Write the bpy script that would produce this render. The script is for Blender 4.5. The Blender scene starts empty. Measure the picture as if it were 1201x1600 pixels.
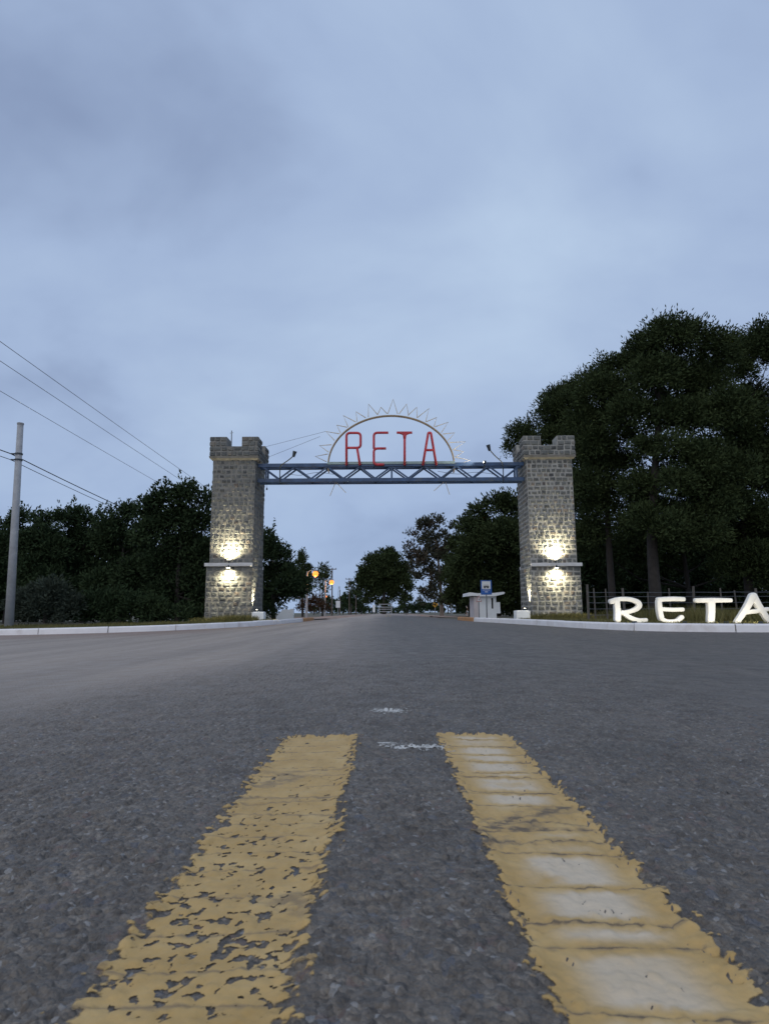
import bpy, bmesh, math, random
import numpy as np
from math import radians, sin, cos, pi, exp, atan, tan, sqrt
from mathutils import Vector, Matrix, Euler

random.seed(7)
RNG = np.random.default_rng(11)
S = bpy.context.scene
COL = S.collection

# ------------------------------------------------------------------ camera
F = 1000.0                                    # focal length in photo pixels (1201 x 1600)
PITCH = atan(157 / F)
cam_d = bpy.data.cameras.new('camera')
cam_d.sensor_fit = 'VERTICAL'
cam_d.sensor_height = 24
cam_d.lens = F / 1600 * 24
cam_d.clip_start = 0.02
cam_d.clip_end = 6000
cam = bpy.data.objects.new('camera', cam_d)
COL.objects.link(cam)
CAM_H = 0.29
RM = Matrix.Rotation(4.5 / F, 3, 'Z') @ Matrix.Rotation(pi / 2 + PITCH, 3, 'X') @ Matrix.Rotation(radians(-.3), 3, 'Z')
cam.matrix_world = Matrix.Translation((0, 0, CAM_H)) @ RM.to_4x4()
cam_d.dof.use_dof = True
cam_d.dof.focus_distance = 6.0
cam_d.dof.aperture_fstop = 11.0
S.camera = cam

# ------------------------------------------------------------------ sky, sun, exposure
SUN_EL, SUN_ROT = radians(38), radians(205)
w = bpy.data.worlds.new('World')
S.world = w
w.use_nodes = True
nt = w.node_tree
nt.nodes.clear()


def wn(t, **k):
    n = nt.nodes.new(t)
    for a, b in k.items():
        setattr(n, a, b)
    return n


wo = wn('ShaderNodeOutputWorld')
sky = wn('ShaderNodeTexSky', sky_type='NISHITA')
sky.sun_disc = False
sky.sun_elevation = SUN_EL
sky.sun_rotation = SUN_ROT
bg1 = wn('ShaderNodeBackground')
bg1.inputs[1].default_value = 0.05
nt.links.new(sky.outputs[0], bg1.inputs[0])
# overcast deck: soft cloud sheets seen in perspective
tc = wn('ShaderNodeTexCoord')
sep = wn('ShaderNodeSeparateXYZ')
nt.links.new(tc.outputs['Generated'], sep.inputs[0])


def wmath(op, a, b=None, clamp=False):
    n = wn('ShaderNodeMath', operation=op)
    n.use_clamp = clamp
    for i, v in enumerate((a, b)):
        if v is None:
            continue
        if isinstance(v, (int, float)):
            n.inputs[i].default_value = v
        else:
            nt.links.new(v, n.inputs[i])
    return n.outputs[0]


zc = wmath('MAXIMUM', sep.outputs[2], 0.0)
den = wmath('ADD', zc, 0.55)
cx = wmath('DIVIDE', sep.outputs[0], den)
cy = wmath('DIVIDE', sep.outputs[1], den)
cmb = wn('ShaderNodeCombineXYZ')
nt.links.new(cx, cmb.inputs[0])
nt.links.new(cy, cmb.inputs[1])
mp = wn('ShaderNodeMapping')
mp.inputs['Location'].default_value = (31.1, -6.8, 0)
mp.inputs['Rotation'].default_value = (0, 0, radians(22))
mp.inputs['Scale'].default_value = (0.9, 1.25, 1)
nt.links.new(cmb.outputs[0], mp.inputs[0])
n1 = wn('ShaderNodeTexNoise')
n1.inputs['Scale'].default_value = 1.7
n1.inputs['Detail'].default_value = 5
n1.inputs['Roughness'].default_value = 0.5
n1.inputs['Distortion'].default_value = 0.35
nt.links.new(mp.outputs[0], n1.inputs[0])
n2 = wn('ShaderNodeTexNoise')
n2.inputs['Scale'].default_value = 4.0
n2.inputs['Detail'].default_value = 7
n2.inputs['Roughness'].default_value = 0.5
n2.inputs['Distortion'].default_value = 0.5
nt.links.new(mp.outputs[0], n2.inputs[0])
mixn = wmath('ADD', wmath('MULTIPLY', n1.outputs[0], 0.8), wmath('MULTIPLY', n2.outputs[0], 0.20))
cr = wn('ShaderNodeValToRGB')
nt.links.new(mixn, cr.inputs[0])
e = cr.color_ramp.elements
e[0].position, e[0].color = 0.30, (0.240, 0.315, 0.495, 1)
e[1].position, e[1].color = 0.64, (0.500, 0.630, 0.830, 1)
m = cr.color_ramp.elements.new(0.46)
m.color = (0.390, 0.502, 0.720, 1)
# clear blue band low down towards the horizon
hz = wn('ShaderNodeMapRange')
hz.inputs['From Min'].default_value = 0.0
hz.inputs['From Max'].default_value = 0.30
nt.links.new(sep.outputs[2], hz.inputs['Value'])
hz.interpolation_type = 'SMOOTHSTEP'
mx = wn('ShaderNodeMix', data_type='RGBA')
nt.links.new(hz.outputs[0], mx.inputs[0])
mx.inputs[6].default_value = (0.365, 0.490, 0.735, 1)
mx2 = wn('ShaderNodeMix', data_type='RGBA')
mx2.inputs[0].default_value = 0.45
mx2.inputs[6].default_value = (0.365, 0.490, 0.735, 1)
nt.links.new(cr.outputs[0], mx2.inputs[7])
nt.links.new(mx2.outputs[2], mx.inputs[6])
nt.links.new(cr.outputs[0], mx.inputs[7])
bg2 = wn('ShaderNodeBackground')
nt.links.new(mx.outputs[2], bg2.inputs[0])
bg2.inputs[1].default_value = 1.0
ms = wn('ShaderNodeMixShader')
ms.inputs[0].default_value = 0.93
nt.links.new(bg1.outputs[0], ms.inputs[1])
nt.links.new(bg2.outputs[0], ms.inputs[2])
nt.links.new(ms.outputs[0], wo.inputs[0])

sun_d = bpy.data.lights.new('sun', 'SUN')
sun_d.energy = 0.8
sun_d.angle = radians(70)
sun_d.color = (1.0, 0.87, 0.70)
sun = bpy.data.objects.new('sun', sun_d)
COL.objects.link(sun)
sdir = Vector((sin(SUN_ROT) * cos(SUN_EL), cos(SUN_ROT) * cos(SUN_EL), sin(SUN_EL)))
sun.rotation_euler = sdir.to_track_quat('Z', 'Y').to_euler()
sun.location = sdir * 60

vs = S.view_settings
vs.view_transform = 'Standard'
vs.look = 'None'
vs.exposure = 0.0
vs.gamma = 1.0
vs.use_curve_mapping = False
S.cycles.max_bounces = 6
S.cycles.transparent_max_bounces = 12


# ------------------------------------------------------------------ helpers
def at(px, py, Y):
    """world point seen at photo pixel (px, py) on the vertical plane at distance Y"""
    d = RM @ Vector(((px - 600.5) / F, -(py - 800) / F, -1))
    return Vector((0, 0, CAM_H)) + d * (Y / d.y)


def pxm(px, py, Y):
    """metres per photo pixel at that point"""
    v = RM.transposed() @ (at(px, py, Y) - Vector((0, 0, CAM_H)))
    return -v.z / F


def tag(o, label=None, cat=None, group=None, kind=None):
    if label:
        o['label'] = label
    if cat:
        o['category'] = cat
    if group:
        o['group'] = group
    if kind:
        o['kind'] = kind
    return o


def empty(name, loc, rz=0):
    o = bpy.data.objects.new(name, None)
    o.empty_display_size = .2
    COL.objects.link(o)
    o.location = loc
    o.rotation_euler = (0, 0, rz)
    return o


def link(name, me, mat=None, parent=None, smooth=False):
    o = bpy.data.objects.new(name, me)
    COL.objects.link(o)
    if mat and not me.materials:
        me.materials.append(mat)
    if smooth:
        me.polygons.foreach_set('use_smooth', [True] * len(me.polygons))
    if parent:
        o.parent = parent
    return o


class MB:
    def __init__(self):
        self.v, self.f = [], []

    def add(self, vs_, fs):
        k = len(self.v)
        self.v += [tuple(p) for p in vs_]
        self.f += [tuple(i + k for i in f) for f in fs]
        return self

    def box(self, x0, y0, z0, x1, y1, z1, b=0.0):
        """bevelled box"""
        if b <= 0:
            vs_ = [(x, y, z) for z in (z0, z1) for y in (y0, y1) for x in (x0, x1)]
            self.add(vs_, [(0, 2, 3, 1), (4, 5, 7, 6), (0, 1, 5, 4), (2, 6, 7, 3), (0, 4, 6, 2), (1, 3, 7, 5)])
            return self
        bm = bmesh.new()
        bmesh.ops.create_cube(bm, size=1)
        for q in bm.verts:
            q.co = ((x0 + x1) / 2 + q.co.x * (x1 - x0), (y0 + y1) / 2 + q.co.y * (y1 - y0), (z0 + z1) / 2 + q.co.z * (z1 - z0))
        bmesh.ops.bevel(bm, geom=bm.edges[:], offset=b, segments=2, affect='EDGES', profile=.6)
        bm.verts.index_update()
        self.add([q.co for q in bm.verts], [[q.index for q in fc.verts] for fc in bm.faces])
        bm.free()
        return self

    def tube(self, pts, r, n=8, caps=True):
        pts = [Vector(p) for p in pts]
        rs = r if isinstance(r, (list, tuple)) else [r] * len(pts)
        k = len(self.v)
        up = None
        for i, p in enumerate(pts):
            t = (pts[min(i + 1, len(pts) - 1)] - pts[max(i - 1, 0)]).normalized()
            if up is None:
                up = Vector((0, 0, 1)) if abs(t.z) < .9 else Vector((1, 0, 0))
            a = t.cross(up).normalized()
            b = a.cross(t).normalized()
            up = b
            for j in range(n):
                th = 2 * pi * j / n
                self.v.append(tuple(p + (a * cos(th) + b * sin(th)) * rs[i]))
        for i in range(len(pts) - 1):
            for j in range(n):
                j2 = (j + 1) % n
                self.f.append((k + i * n + j, k + i * n + j2, k + (i + 1) * n + j2, k + (i + 1) * n + j))
        if caps:
            self.f.append(tuple(k + j for j in reversed(range(n))))
            q = k + (len(pts) - 1) * n
            self.f.append(tuple(q + j for j in range(n)))
        return self

    def beam(self, a, b, wd, ht, up=(0, 1, 0)):
        """square bar from a to b; ht measured along up, wd across"""
        a, b = Vector(a), Vector(b)
        t = (b - a).normalized()
        u = Vector(up)
        u = (u - t * u.dot(t)).normalized()
        s = t.cross(u)
        c = [(-1, -1), (1, -1), (1, 1), (-1, 1)]
        vs_ = [p + s * (i * wd / 2) + u * (j * ht / 2) for p in (a, b) for i, j in c]
        self.add(vs_, [(3, 2, 1, 0), (4, 5, 6, 7), (0, 1, 5, 4), (1, 2, 6, 5), (2, 3, 7, 6), (3, 0, 4, 7)])
        return self

    def lathe(self, prof, c=(0, 0, 0), n=12):
        k = len(self.v)
        for r, z in prof:
            for j in range(n):
                th = 2 * pi * j / n
                self.v.append((c[0] + r * cos(th), c[1] + r * sin(th), c[2] + z))
        for i in range(len(prof) - 1):
            for j in range(n):
                j2 = (j + 1) % n
                self.f.append((k + i * n + j, k + i * n + j2, k + (i + 1) * n + j2, k + (i + 1) * n + j))
        self.f.append(tuple(k + j for j in reversed(range(n))))
        q = k + (len(prof) - 1) * n
        self.f.append(tuple(q + j for j in range(n)))
        return self

    def prism(self, poly, y0, y1):
        """polygon in XZ extruded along Y"""
        n = len(poly)
        vs_ = [(x, y0, z) for x, z in poly] + [(x, y1, z) for x, z in poly]
        fs = [tuple(range(n)), tuple(reversed(range(n, 2 * n)))]
        for i in range(n):
            j = (i + 1) % n
            fs.append((i, n + i, n + j, j))
        return self.add(vs_, fs)

    def mesh(self, name):
        me = bpy.data.meshes.new(name)
        me.from_pydata(self.v, [], self.f)
        me.validate()
        bm = bmesh.new()
        bm.from_mesh(me)
        bmesh.ops.recalc_face_normals(bm, faces=bm.faces[:])
        bm.to_mesh(me)
        bm.free()
        return me

    def build(self, name, mat, parent=None, smooth=False):
        return link(name, self.mesh(name), mat, parent, smooth)


def np_mesh(name, V, Fq):
    """fast mesh of quads (or tris) from numpy arrays"""
    me = bpy.data.meshes.new(name)
    V = np.ascontiguousarray(V, dtype=np.float32)
    Fq = np.ascontiguousarray(Fq, dtype=np.int32)
    k = Fq.shape[1]
    me.vertices.add(len(V))
    me.vertices.foreach_set('co', V.ravel())
    me.loops.add(Fq.size)
    me.loops.foreach_set('vertex_index', Fq.ravel())
    me.polygons.add(len(Fq))
    me.polygons.foreach_set('loop_start', np.arange(0, Fq.size, k, dtype=np.int32))
    me.update(calc_edges=True)
    me.validate()
    return me


# ------------------------------------------------------------------ materials
class NT:
    def __init__(self, name):
        self.m = bpy.data.materials.new(name)
        self.m.use_nodes = True
        self.t = self.m.node_tree
        self.b = self.t.nodes['Principled BSDF']
        self.out = self.t.nodes['Material Output']

    def n(self, ty, **k):
        q = self.t.nodes.new(ty)
        for a, b in k.items():
            setattr(q, a, b)
        return q

    def l(self, a, b):
        self.t.links.new(a, b)

    def put(self, sock, v):
        if isinstance(v, (int, float, tuple, list)):
            sock.default_value = v if not isinstance(v, (tuple, list)) or len(v) != 3 or sock.type == 'VECTOR' else (*v, 1)
        else:
            self.l(v, sock)

    def math(self, op, a, b=None, c=None, clamp=False):
        q = self.n('ShaderNodeMath', operation=op)
        q.use_clamp = clamp
        for i, v in enumerate((a, b, c)):
            if v is not None:
                self.put(q.inputs[i], v)
        return q.outputs[0]

    def coord(self, kind='Object', scale=None):
        q = self.n('ShaderNodeTexCoord').outputs[kind]
        if scale:
            mpn = self.n('ShaderNodeMapping')
            mpn.inputs['Scale'].default_value = scale
            self.l(q, mpn.inputs[0])
            q = mpn.outputs[0]
        return q

    def noise(self, vec, scale, detail=3, rough=.55, dist=0):
        q = self.n('ShaderNodeTexNoise')
        self.l(vec, q.inputs['Vector'])
        q.inputs['Scale'].default_value = scale
        q.inputs['Detail'].default_value = detail
        q.inputs['Roughness'].default_value = rough
        q.inputs['Distortion'].default_value = dist
        return q.outputs[0]

    def vor(self, vec, scale, out='Color', feature='F1'):
        q = self.n('ShaderNodeTexVoronoi', feature=feature)
        self.l(vec, q.inputs['Vector'])
        q.inputs['Scale'].default_value = scale
        return q.outputs[out]

    def ramp(self, fac, stops, interp='LINEAR'):
        q = self.n('ShaderNodeValToRGB')
        q.color_ramp.interpolation = interp
        els = q.color_ramp.elements
        while len(els) < len(stops):
            els.new(.5)
        for el, (p, c) in zip(els, stops):
            el.position = p
            el.color = (*c, 1) if isinstance(c, (tuple, list)) else (c, c, c, 1)
        self.put(q.inputs[0], fac)
        return q.outputs[0]

    def mr(self, v, a, b, c=0., d=1., smooth=True):
        q = self.n('ShaderNodeMapRange')
        if smooth:
            q.interpolation_type = 'SMOOTHSTEP'
        self.put(q.inputs['Value'], v)
        for nm, x in zip(('From Min', 'From Max', 'To Min', 'To Max'), (a, b, c, d)):
            q.inputs[nm].default_value = x
        return q.outputs[0]

    def mix(self, f, a, b, mode='MIX'):
        q = self.n('ShaderNodeMix', data_type='RGBA', blend_type=mode)
        self.put(q.inputs[0], f)
        self.put(q.inputs[6], a)
        self.put(q.inputs[7], b)
        return q.outputs[2]

    def bump(self, h, strength=.5, dist=.01, normal=None):
        q = self.n('ShaderNodeBump')
        q.inputs['Strength'].default_value = strength
        q.inputs['Distance'].default_value = dist
        self.put(q.inputs['Height'], h)
        if normal is not None:
            self.l(normal, q.inputs['Normal'])
        self.l(q.outputs[0], self.b.inputs['Normal'])
        return q.outputs[0]

    def fin(self, col, rough=.7, metal=0., spec=.5):
        self.put(self.b.inputs['Base Color'], col)
        self.put(self.b.inputs['Roughness'], rough)
        self.b.inputs['Metallic'].default_value = metal
        self.b.inputs['Specular IOR Level'].default_value = spec
        return self.m


def simple(name, col, rough=.6, var=.25, scale=6, bump=.15, metal=0., dirt=None):
    k = NT(name)
    c = k.coord()
    nz = k.noise(c, scale, 5, .6)
    lo = tuple(x * (1 - var) for x in col)
    hi = tuple(min(1, x * (1 + var)) for x in col)
    o = k.ramp(nz, [(.3, lo), (.7, hi)])
    if dirt:
        d = k.noise(c, scale * .45, 6, .7, .4)
        o = k.mix(k.mr(d, .5, .72, 0, .75), o, dirt)
    k.bump(k.noise(c, scale * 6, 4), bump, .01)
    return k.fin(o, rough, metal)


def emit(name, col, strength):
    k = NT(name)
    k.b.inputs['Emission Color'].default_value = (*col, 1)
    k.b.inputs['Emission Strength'].default_value = strength
    return k.fin(col, .4)


def asphalt():
    k = NT('asphalt')
    c = k.coord()
    sp = k.n('ShaderNodeSeparateXYZ')
    k.l(c, sp.inputs[0])
    X = sp.outputs[0]
    Y = sp.outputs[1]
    # aggregate: chips of two sizes, each with its own tone, softened by binder and dust
    cw = k.n('ShaderNodeVectorMath', operation='ADD')
    wv = k.n('ShaderNodeTexNoise')
    k.l(c, wv.inputs['Vector'])
    wv.inputs['Scale'].default_value = 160
    ws = k.n('ShaderNodeVectorMath', operation='SCALE')
    k.l(wv.outputs['Color'], ws.inputs[0])
    ws.inputs['Scale'].default_value = .004
    k.l(c, cw.inputs[0])
    k.l(ws.outputs[0], cw.inputs[1])
    wc = cw.outputs[0]
    chs = k.n('ShaderNodeSeparateColor')
    k.l(k.vor(wc, 185, 'Color'), chs.inputs[0])
    ch2s = k.n('ShaderNodeSeparateColor')
    k.l(k.vor(wc, 88, 'Color'), ch2s.inputs[0])
    base = k.ramp(chs.outputs[0], [(0., (.060, .050, .041)), (.35, (.116, .099, .082)), (.75, (.170, .146, .120)), (.95, (.245, .218, .187)), (1., (.36, .32, .275))])
    big = k.ramp(ch2s.outputs[0], [(0., (.066, .056, .046)), (.5, (.130, .111, .092)), (.9, (.192, .164, .132)), (1., (.28, .245, .20))])
    col = k.mix(.5, base, big)
    grit = k.noise(c, 420, 2, .7)
    col = k.mix(k.mr(grit, .35, .75, 0, .45), col, (.066, .060, .054))
    # odd reddish, bluish and pale stones
    col = k.mix(k.math('MULTIPLY', k.math('GREATER_THAN', ch2s.outputs[1], .965), .6), col, (.165, .115, .098))
    col = k.mix(k.math('MULTIPLY', k.math('GREATER_THAN', chs.outputs[1], .975), .7), col, (.30, .295, .29))
    col = k.mix(k.math('MULTIPLY', k.math('LESS_THAN', ch2s.outputs[2], .04), .5), col, (.10, .115, .145))
    # bitumen wear and stains
    p = k.noise(c, .9, 6, .62, .3)
    col = k.mix(k.mr(p, .40, .70, 0., .40), col, (.088, .080, .072))
    p2 = k.noise(c, 9, 5, .65, .2)
    col = k.mix(k.mr(p2, .52, .74, 0., .7), col, (.072, .062, .056))
    mot = k.noise(k.coord(scale=(1., .55, 1)), 4.5, 6, .7, .2)
    col = k.mix(k.mr(mot, .48, .70, 0., .38), col, (.19, .168, .144))
    col = k.mix(k.mr(mot, .50, .30, 0., .40), col, (.070, .064, .058))
    trk = k.math('ABSOLUTE', k.math('SUBTRACT', k.math('ABSOLUTE', k.math('SUBTRACT', k.math('ABSOLUTE', X), 1.75)), .82))
    col = k.mix(k.math('MULTIPLY', k.mr(trk, .05, .42, .26, 0.), k.mr(Y, 1.5, 6.)), col, (.085, .078, .07))
    # the left lane is older, paler and dusty, with grazing sheen painted in; wheel tracks run along it
    jit = k.math('MULTIPLY', k.noise(k.coord(scale=(1.2, .12, 1)), 1.0, 4), 1.6)
    xl = k.math('SUBTRACT', k.math('MULTIPLY', X, -1.), jit)
    left = k.mr(xl, -1.1, .6)
    far = k.mr(Y, .8, 4.5, .12, 1.)
    dust_sheen = k.math('MULTIPLY', k.math('MULTIPLY', left, far), k.mr(k.noise(k.coord(scale=(1.6, .1, 1)), 1.0, 4, .6), .3, .7, .55, .95))
    col = k.mix(k.math('MULTIPLY', dust_sheen, .85), col, (.44, .36, .295))
    # brown silt swept into the gutter and the side street on the left
    gut = k.math('MULTIPLY', k.mr(k.math('ADD', Y, k.math('MULTIPLY', k.noise(c, .45, 5), 5.5)), 14.5, 19.5), k.mr(k.math('MULTIPLY', X, -1.), 2.6, 5.5))
    col = k.mix(k.math('MULTIPLY', gut, .75), col, (.26, .175, .135))
    # the far road is dusty where the asphalt ends
    col = k.mix(k.mr(k.math('ADD', Y, k.math('MULTIPLY', k.noise(c, .12, 4), 25)), 62, 105, 0, .8), col, (.33, .26, .215))
    d1 = k.vor(wc, 185, 'Distance')
    d2 = k.vor(wc, 88, 'Distance')
    h = k.math('ADD', k.math('MULTIPLY', d1, -.35), k.math('MULTIPLY', d2, -.5))
    h = k.math('ADD', h, k.math('MULTIPLY', k.noise(c, 30, 4, .7), .7))
    k.bump(h, 1., .008)
    return k.fin(col, k.mr(p2, .3, .7, .52, .75), 0, .5)


def paint(name, kind):
    """worn thermoplastic; kind 'left' flaked, 'right' chalky, 'white' scraps"""
    k = NT(name)
    c = k.coord()
    sp = k.n('ShaderNodeSeparateXYZ')
    k.l(c, sp.inputs[0])
    X, Y = sp.outputs[0], sp.outputs[1]
    fine = k.noise(k.coord(scale=(.8, 1.25, 1)), 46, 5, .62)
    fine2 = k.noise(k.coord(scale=(1, 1.7, 1)), 62, 5, .62, .5)
    patch = k.noise(k.coord(scale=(1., 1.0, 1)), 14, 4, .6)
    at_ = k.n('ShaderNodeAttribute', attribute_name='edge')      # metres inside the painted edge
    edge = at_.outputs['Fac']
    rel = k.n('ShaderNodeAttribute', attribute_name='relief').outputs['Fac']
    gap = k.vor(k.coord(scale=(.07, 1., 1)), 13 if kind != 'left' else 15, 'Distance', 'DISTANCE_TO_EDGE')
    crack = k.math('ADD', gap, k.math('MULTIPLY', k.math('SUBTRACT', fine, .5), .22))
    if kind == 'white':
        col = k.ramp(patch, [(.3, (.46, .45, .42)), (.7, (.62, .60, .56))])
        cov = k.math('ADD', k.math('MULTIPLY', edge, 26.), k.math('MULTIPLY', k.math('SUBTRACT', fine, .53), 4.5))
    else:
        warm = k.ramp(patch, [(.3, (.43, .275, .095)), (.55, (.505, .335, .128)), (.75, (.55, .39, .175))])
        if kind == 'right':
            ch = k.noise(k.coord(scale=(1., .85, 1)), 9.5, 3, .5)
            inner = k.mr(edge, .012, .055)
            cell = k.mr(gap, .03, .22)
            pale = k.math('MULTIPLY', k.math('MULTIPLY', inner, cell), k.mr(ch, .28, .47))
            col = k.mix(k.math('MULTIPLY', pale, .92), warm, (.60, .505, .38))
        else:
            col = warm
        grime = k.noise(c, 11, 6, .7, .5)
        col = k.mix(k.mr(grime, .60, .80, 0, .8), col, (.15, .11, .085))
        col = k.mix(k.mr(crack, .0, .05, .55, 0), col, (.24, .175, .10))
        dark = k.mr(k.math('ADD', gap, k.math('MULTIPLY', k.math('SUBTRACT', fine, .5), .10)), -.005, .016, .75 if kind == 'right' else .3, 0)
        col = k.mix(dark, col, (.075, .06, .048))
        # paint survives on the tops of the stones and is gone between them; worst on broad worn patches
        broad = k.noise(c, 7.5, 3, .5)
        mid_ = k.noise(k.coord(scale=(1., 1.35, 1)), (52 if kind == 'left' else 34), 4, .6)
        near = k.mr(Y, .55, 1.4, -.015, .07) if kind == 'left' else k.mr(Y, .5, 1.4, .05, .09)
        keep = k.math('ADD', k.math('ADD', k.math('MULTIPLY', rel, .42), k.math('MULTIPLY', mid_, .62)), k.math('MULTIPLY', k.math('SUBTRACT', broad, .5), .34))
        keep = k.math('ADD', keep, near)
        hole = k.math('MULTIPLY', k.math('SUBTRACT', keep, .505 if kind == 'left' else .345), 24.)
        e_ = k.math('ADD', k.math('MULTIPLY', edge, 62. if kind == 'right' else 40.), k.math('MULTIPLY', k.math('SUBTRACT', keep, .60), 3.4))
        cov = k.math('MULTIPLY', k.math('MINIMUM', e_, hole), 1.6)
    a = k.math('ADD', k.math('MULTIPLY', cov, 2.2), .5, clamp=True)
    k.put(k.b.inputs['Alpha'], a)
    d1 = k.vor(c, 120, 'Distance')
    k.bump(k.math('ADD', k.math('MULTIPLY', d1, -.4), k.math('MULTIPLY', fine, .8)), .45, .004)
    return k.fin(col, .62, 0, .4)


def leaf_mat(name, c_lo, c_hi, brown=None):
    k = NT(name)
    g = k.n('ShaderNodeNewGeometry')
    o = k.coord()
    big = k.noise(o, .9, 3, .6)
    col = k.ramp(k.math('ADD', k.math('MULTIPLY', g.outputs['Random Per Island'], .28), k.math('MULTIPLY', big, .72)), [(.2, c_lo), (.8, c_hi)])
    if brown:
        col = k.mix(k.mr(k.noise(o, .5, 4), .5, .68, 0, .8), col, brown)
    return k.fin(col, .85, 0, .08)


def stone_mat():
    k = NT('field_stone')
    oi = k.n('ShaderNodeObjectInfo')
    g = k.n('ShaderNodeNewGeometry')
    r = k.math('FRACT', k.math('ADD', oi.outputs['Random'], g.outputs['Random Per Island']))
    c = k.coord()
    tone = k.ramp(r, [(0., (.040, .042, .045)), (.12, (.085, .090, .090)), (.45, (.125, .132, .126)), (.74, (.175, .178, .168)), (.88, (.215, .198, .170)), (.96, (.165, .130, .105)), (1., (.055, .042, .040))])
    nz = k.noise(c, 2.6, 6, .7)
    col = k.mix(k.mr(nz, .35, .7, 0, .55), tone, (.215, .218, .205))
    sp = k.noise(c, 9, 3, .6)
    col = k.mix(k.mr(sp, .58, .75, 0, .55), col, (.06, .06, .058))
    k.bump(k.math('ADD', nz, k.math('MULTIPLY', sp, .5)), .55, .05)
    return k.fin(col, .85, 0, .25)


M = {}
M['asphalt'] = asphalt()
M['paint_l'] = paint('yellow_paint_flaked', 'left')
M['paint_r'] = paint('yellow_paint_chalky', 'right')
M['paint_w'] = paint('white_paint_scraps', 'white')
M['stone'] = stone_mat()
M['mortar'] = simple('mortar', (.335, .325, .295), .9, .25, 5, .6, dirt=(.19, .185, .165))
M['mortar_dark'] = simple('darker_mortar', (.215, .208, .188), .9, .25, 5, .6, dirt=(.12, .118, .105))  # darker tone of the mortar, used on the left tower
M['slab'] = simple('cast_slab', (.165, .160, .150), .85, .3, 4, .5, dirt=(.12, .11, .09))
M['ledge'] = simple('whitewashed_ledge', (.62, .61, .60), .7, .12, 4, .3, dirt=(.40, .38, .35))
M['kerb'] = simple('whitewashed_kerb', (.84, .82, .82), .75, .06, 3, .5, dirt=(.60, .55, .52))
M['kerb_y'] = simple('orange_kerb_paint', (.52, .26, .10), .75, .2, 3, .4, dirt=(.26, .16, .10))
M['white'] = simple('white_render', (.82, .84, .85), .75, .06, 2, .3, dirt=(.66, .65, .63))
M['letter'] = simple('white_letter_coating', (.80, .78, .72), .6, .05, 5, .25, dirt=(.64, .61, .54))
M['blue'] = simple('blue_beam_paint', (.036, .076, .160), .45, .35, 3, .15, dirt=(.085, .10, .11))
M['fascia'] = simple('grey_green_fascia', (.27, .35, .34), .5, .2, 2.5, .15, dirt=(.12, .15, .15))
M['rod'] = simple('weathered_gold_rod', (.40, .31, .20), .5, .25, 5, .1)
M['rod_pale'] = simple('pale_ray_rod', (.62, .57, .48), .45, .15, 5, .1)
M['red'] = simple('red_letter_tube', (.50, .045, .060), .42, .22, 4, .1)
M['steel'] = simple('galvanised_steel', (.26, .27, .28), .45, .2, 8, .1, .5)
M['dark_steel'] = simple('dark_steel', (.045, .055, .065), .5, .25, 8, .1, .3)
M['concrete_pole'] = simple('concrete_pole', (.36, .37, .385), .85, .15, 5, .4, dirt=(.25, .25, .25))
M['wood_pole'] = simple('timber_pole', (.13, .10, .085), .85, .3, 4, .5)
M['fence_wood'] = simple('fence_timber', (.095, .085, .075), .85, .3, 6, .5)
M['cable'] = simple('black_cable', (.03, .032, .036), .5, .1, 3, .0)
M['cable_grey'] = simple('aluminium_wire', (.17, .18, .20), .45, .1, 3, .0, .4)
M['bark'] = simple('pine_bark', (.034, .029, .026), .9, .4, 3, 1., dirt=(.018, .016, .014))
M['bark_pale'] = simple('eucalyptus_bark', (.24, .21, .18), .85, .35, 2, .6, dirt=(.12, .10, .085))
M['soil'] = simple('verge_soil', (.105, .095, .062), .95, .45, .8, .8, dirt=(.055, .065, .035))
M['dirt'] = simple('sandy_shoulder', (.30, .22, .175), .95, .25, .5, .6, dirt=(.22, .17, .13))
M['dry_soil'] = simple('far_ground', (.12, .115, .075), .95, .3, .05, .3)
M['sign_blue'] = simple('sign_blue', (.02, .115, .42), .4, .08, 4, .02)
M['sign_navy'] = simple('sign_navy_back', (.012, .03, .12), .45, .1, 4, .02)
M['sign_white'] = simple('sign_white', (.72, .74, .75), .4, .04, 4, .02)
M['black'] = simple('black_print', (.012, .012, .014), .5, .1, 4, .02)
M['yellow'] = simple('sign_yellow', (.62, .36, .05), .45, .1, 4, .02)
M['dull_yellow'] = simple('worn_yellow_line', (.30, .23, .13), .8, .3, 3, .2)
M['pink'] = simple('faded_red_print', (.52, .25, .24), .5, .1, 4, .02)
M['lamp_warm'] = emit('floodlight_lens', (1., .93, .72), 14.)
M['lamp_orange'] = emit('sodium_lens', (1., .30, .045), 1.6)
M['lamp_red'] = emit('dim_red_lens', (1., .30, .10), 1.0)
M['lamp_off'] = simple('unlit_globe', (.60, .66, .74), .3, .05, 4, .0)
M['pine'] = leaf_mat('pine_needles', (.017, .029, .013), (.064, .086, .034))
M['shrub'] = leaf_mat('shrub_leaves', (.018, .032, .016), (.048, .072, .032))
M['grey_shrub'] = leaf_mat('greyish_shrub_leaves', (.034, .045, .034), (.070, .085, .062))
M['euca'] = leaf_mat('eucalyptus_leaves', (.032, .040, .028), (.080, .082, .056), (.085, .062, .045))
M['rust'] = leaf_mat('dry_reddish_foliage', (.040, .028, .020), (.085, .056, .036))
M['grass'] = leaf_mat('dry_grass', (.075, .082, .030), (.20, .175, .075))


# ------------------------------------------------------------------ the lie of the land
def z_road(x):
    x = np.asarray(x, dtype=float)
    a = np.where(x < 0, .32 * (1 - np.exp(-(np.abs(x) / 6.5) ** 1.35)), .17 * (1 - np.exp(-(np.abs(x) / 3.5) ** 1.35)))
    return -a


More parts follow.
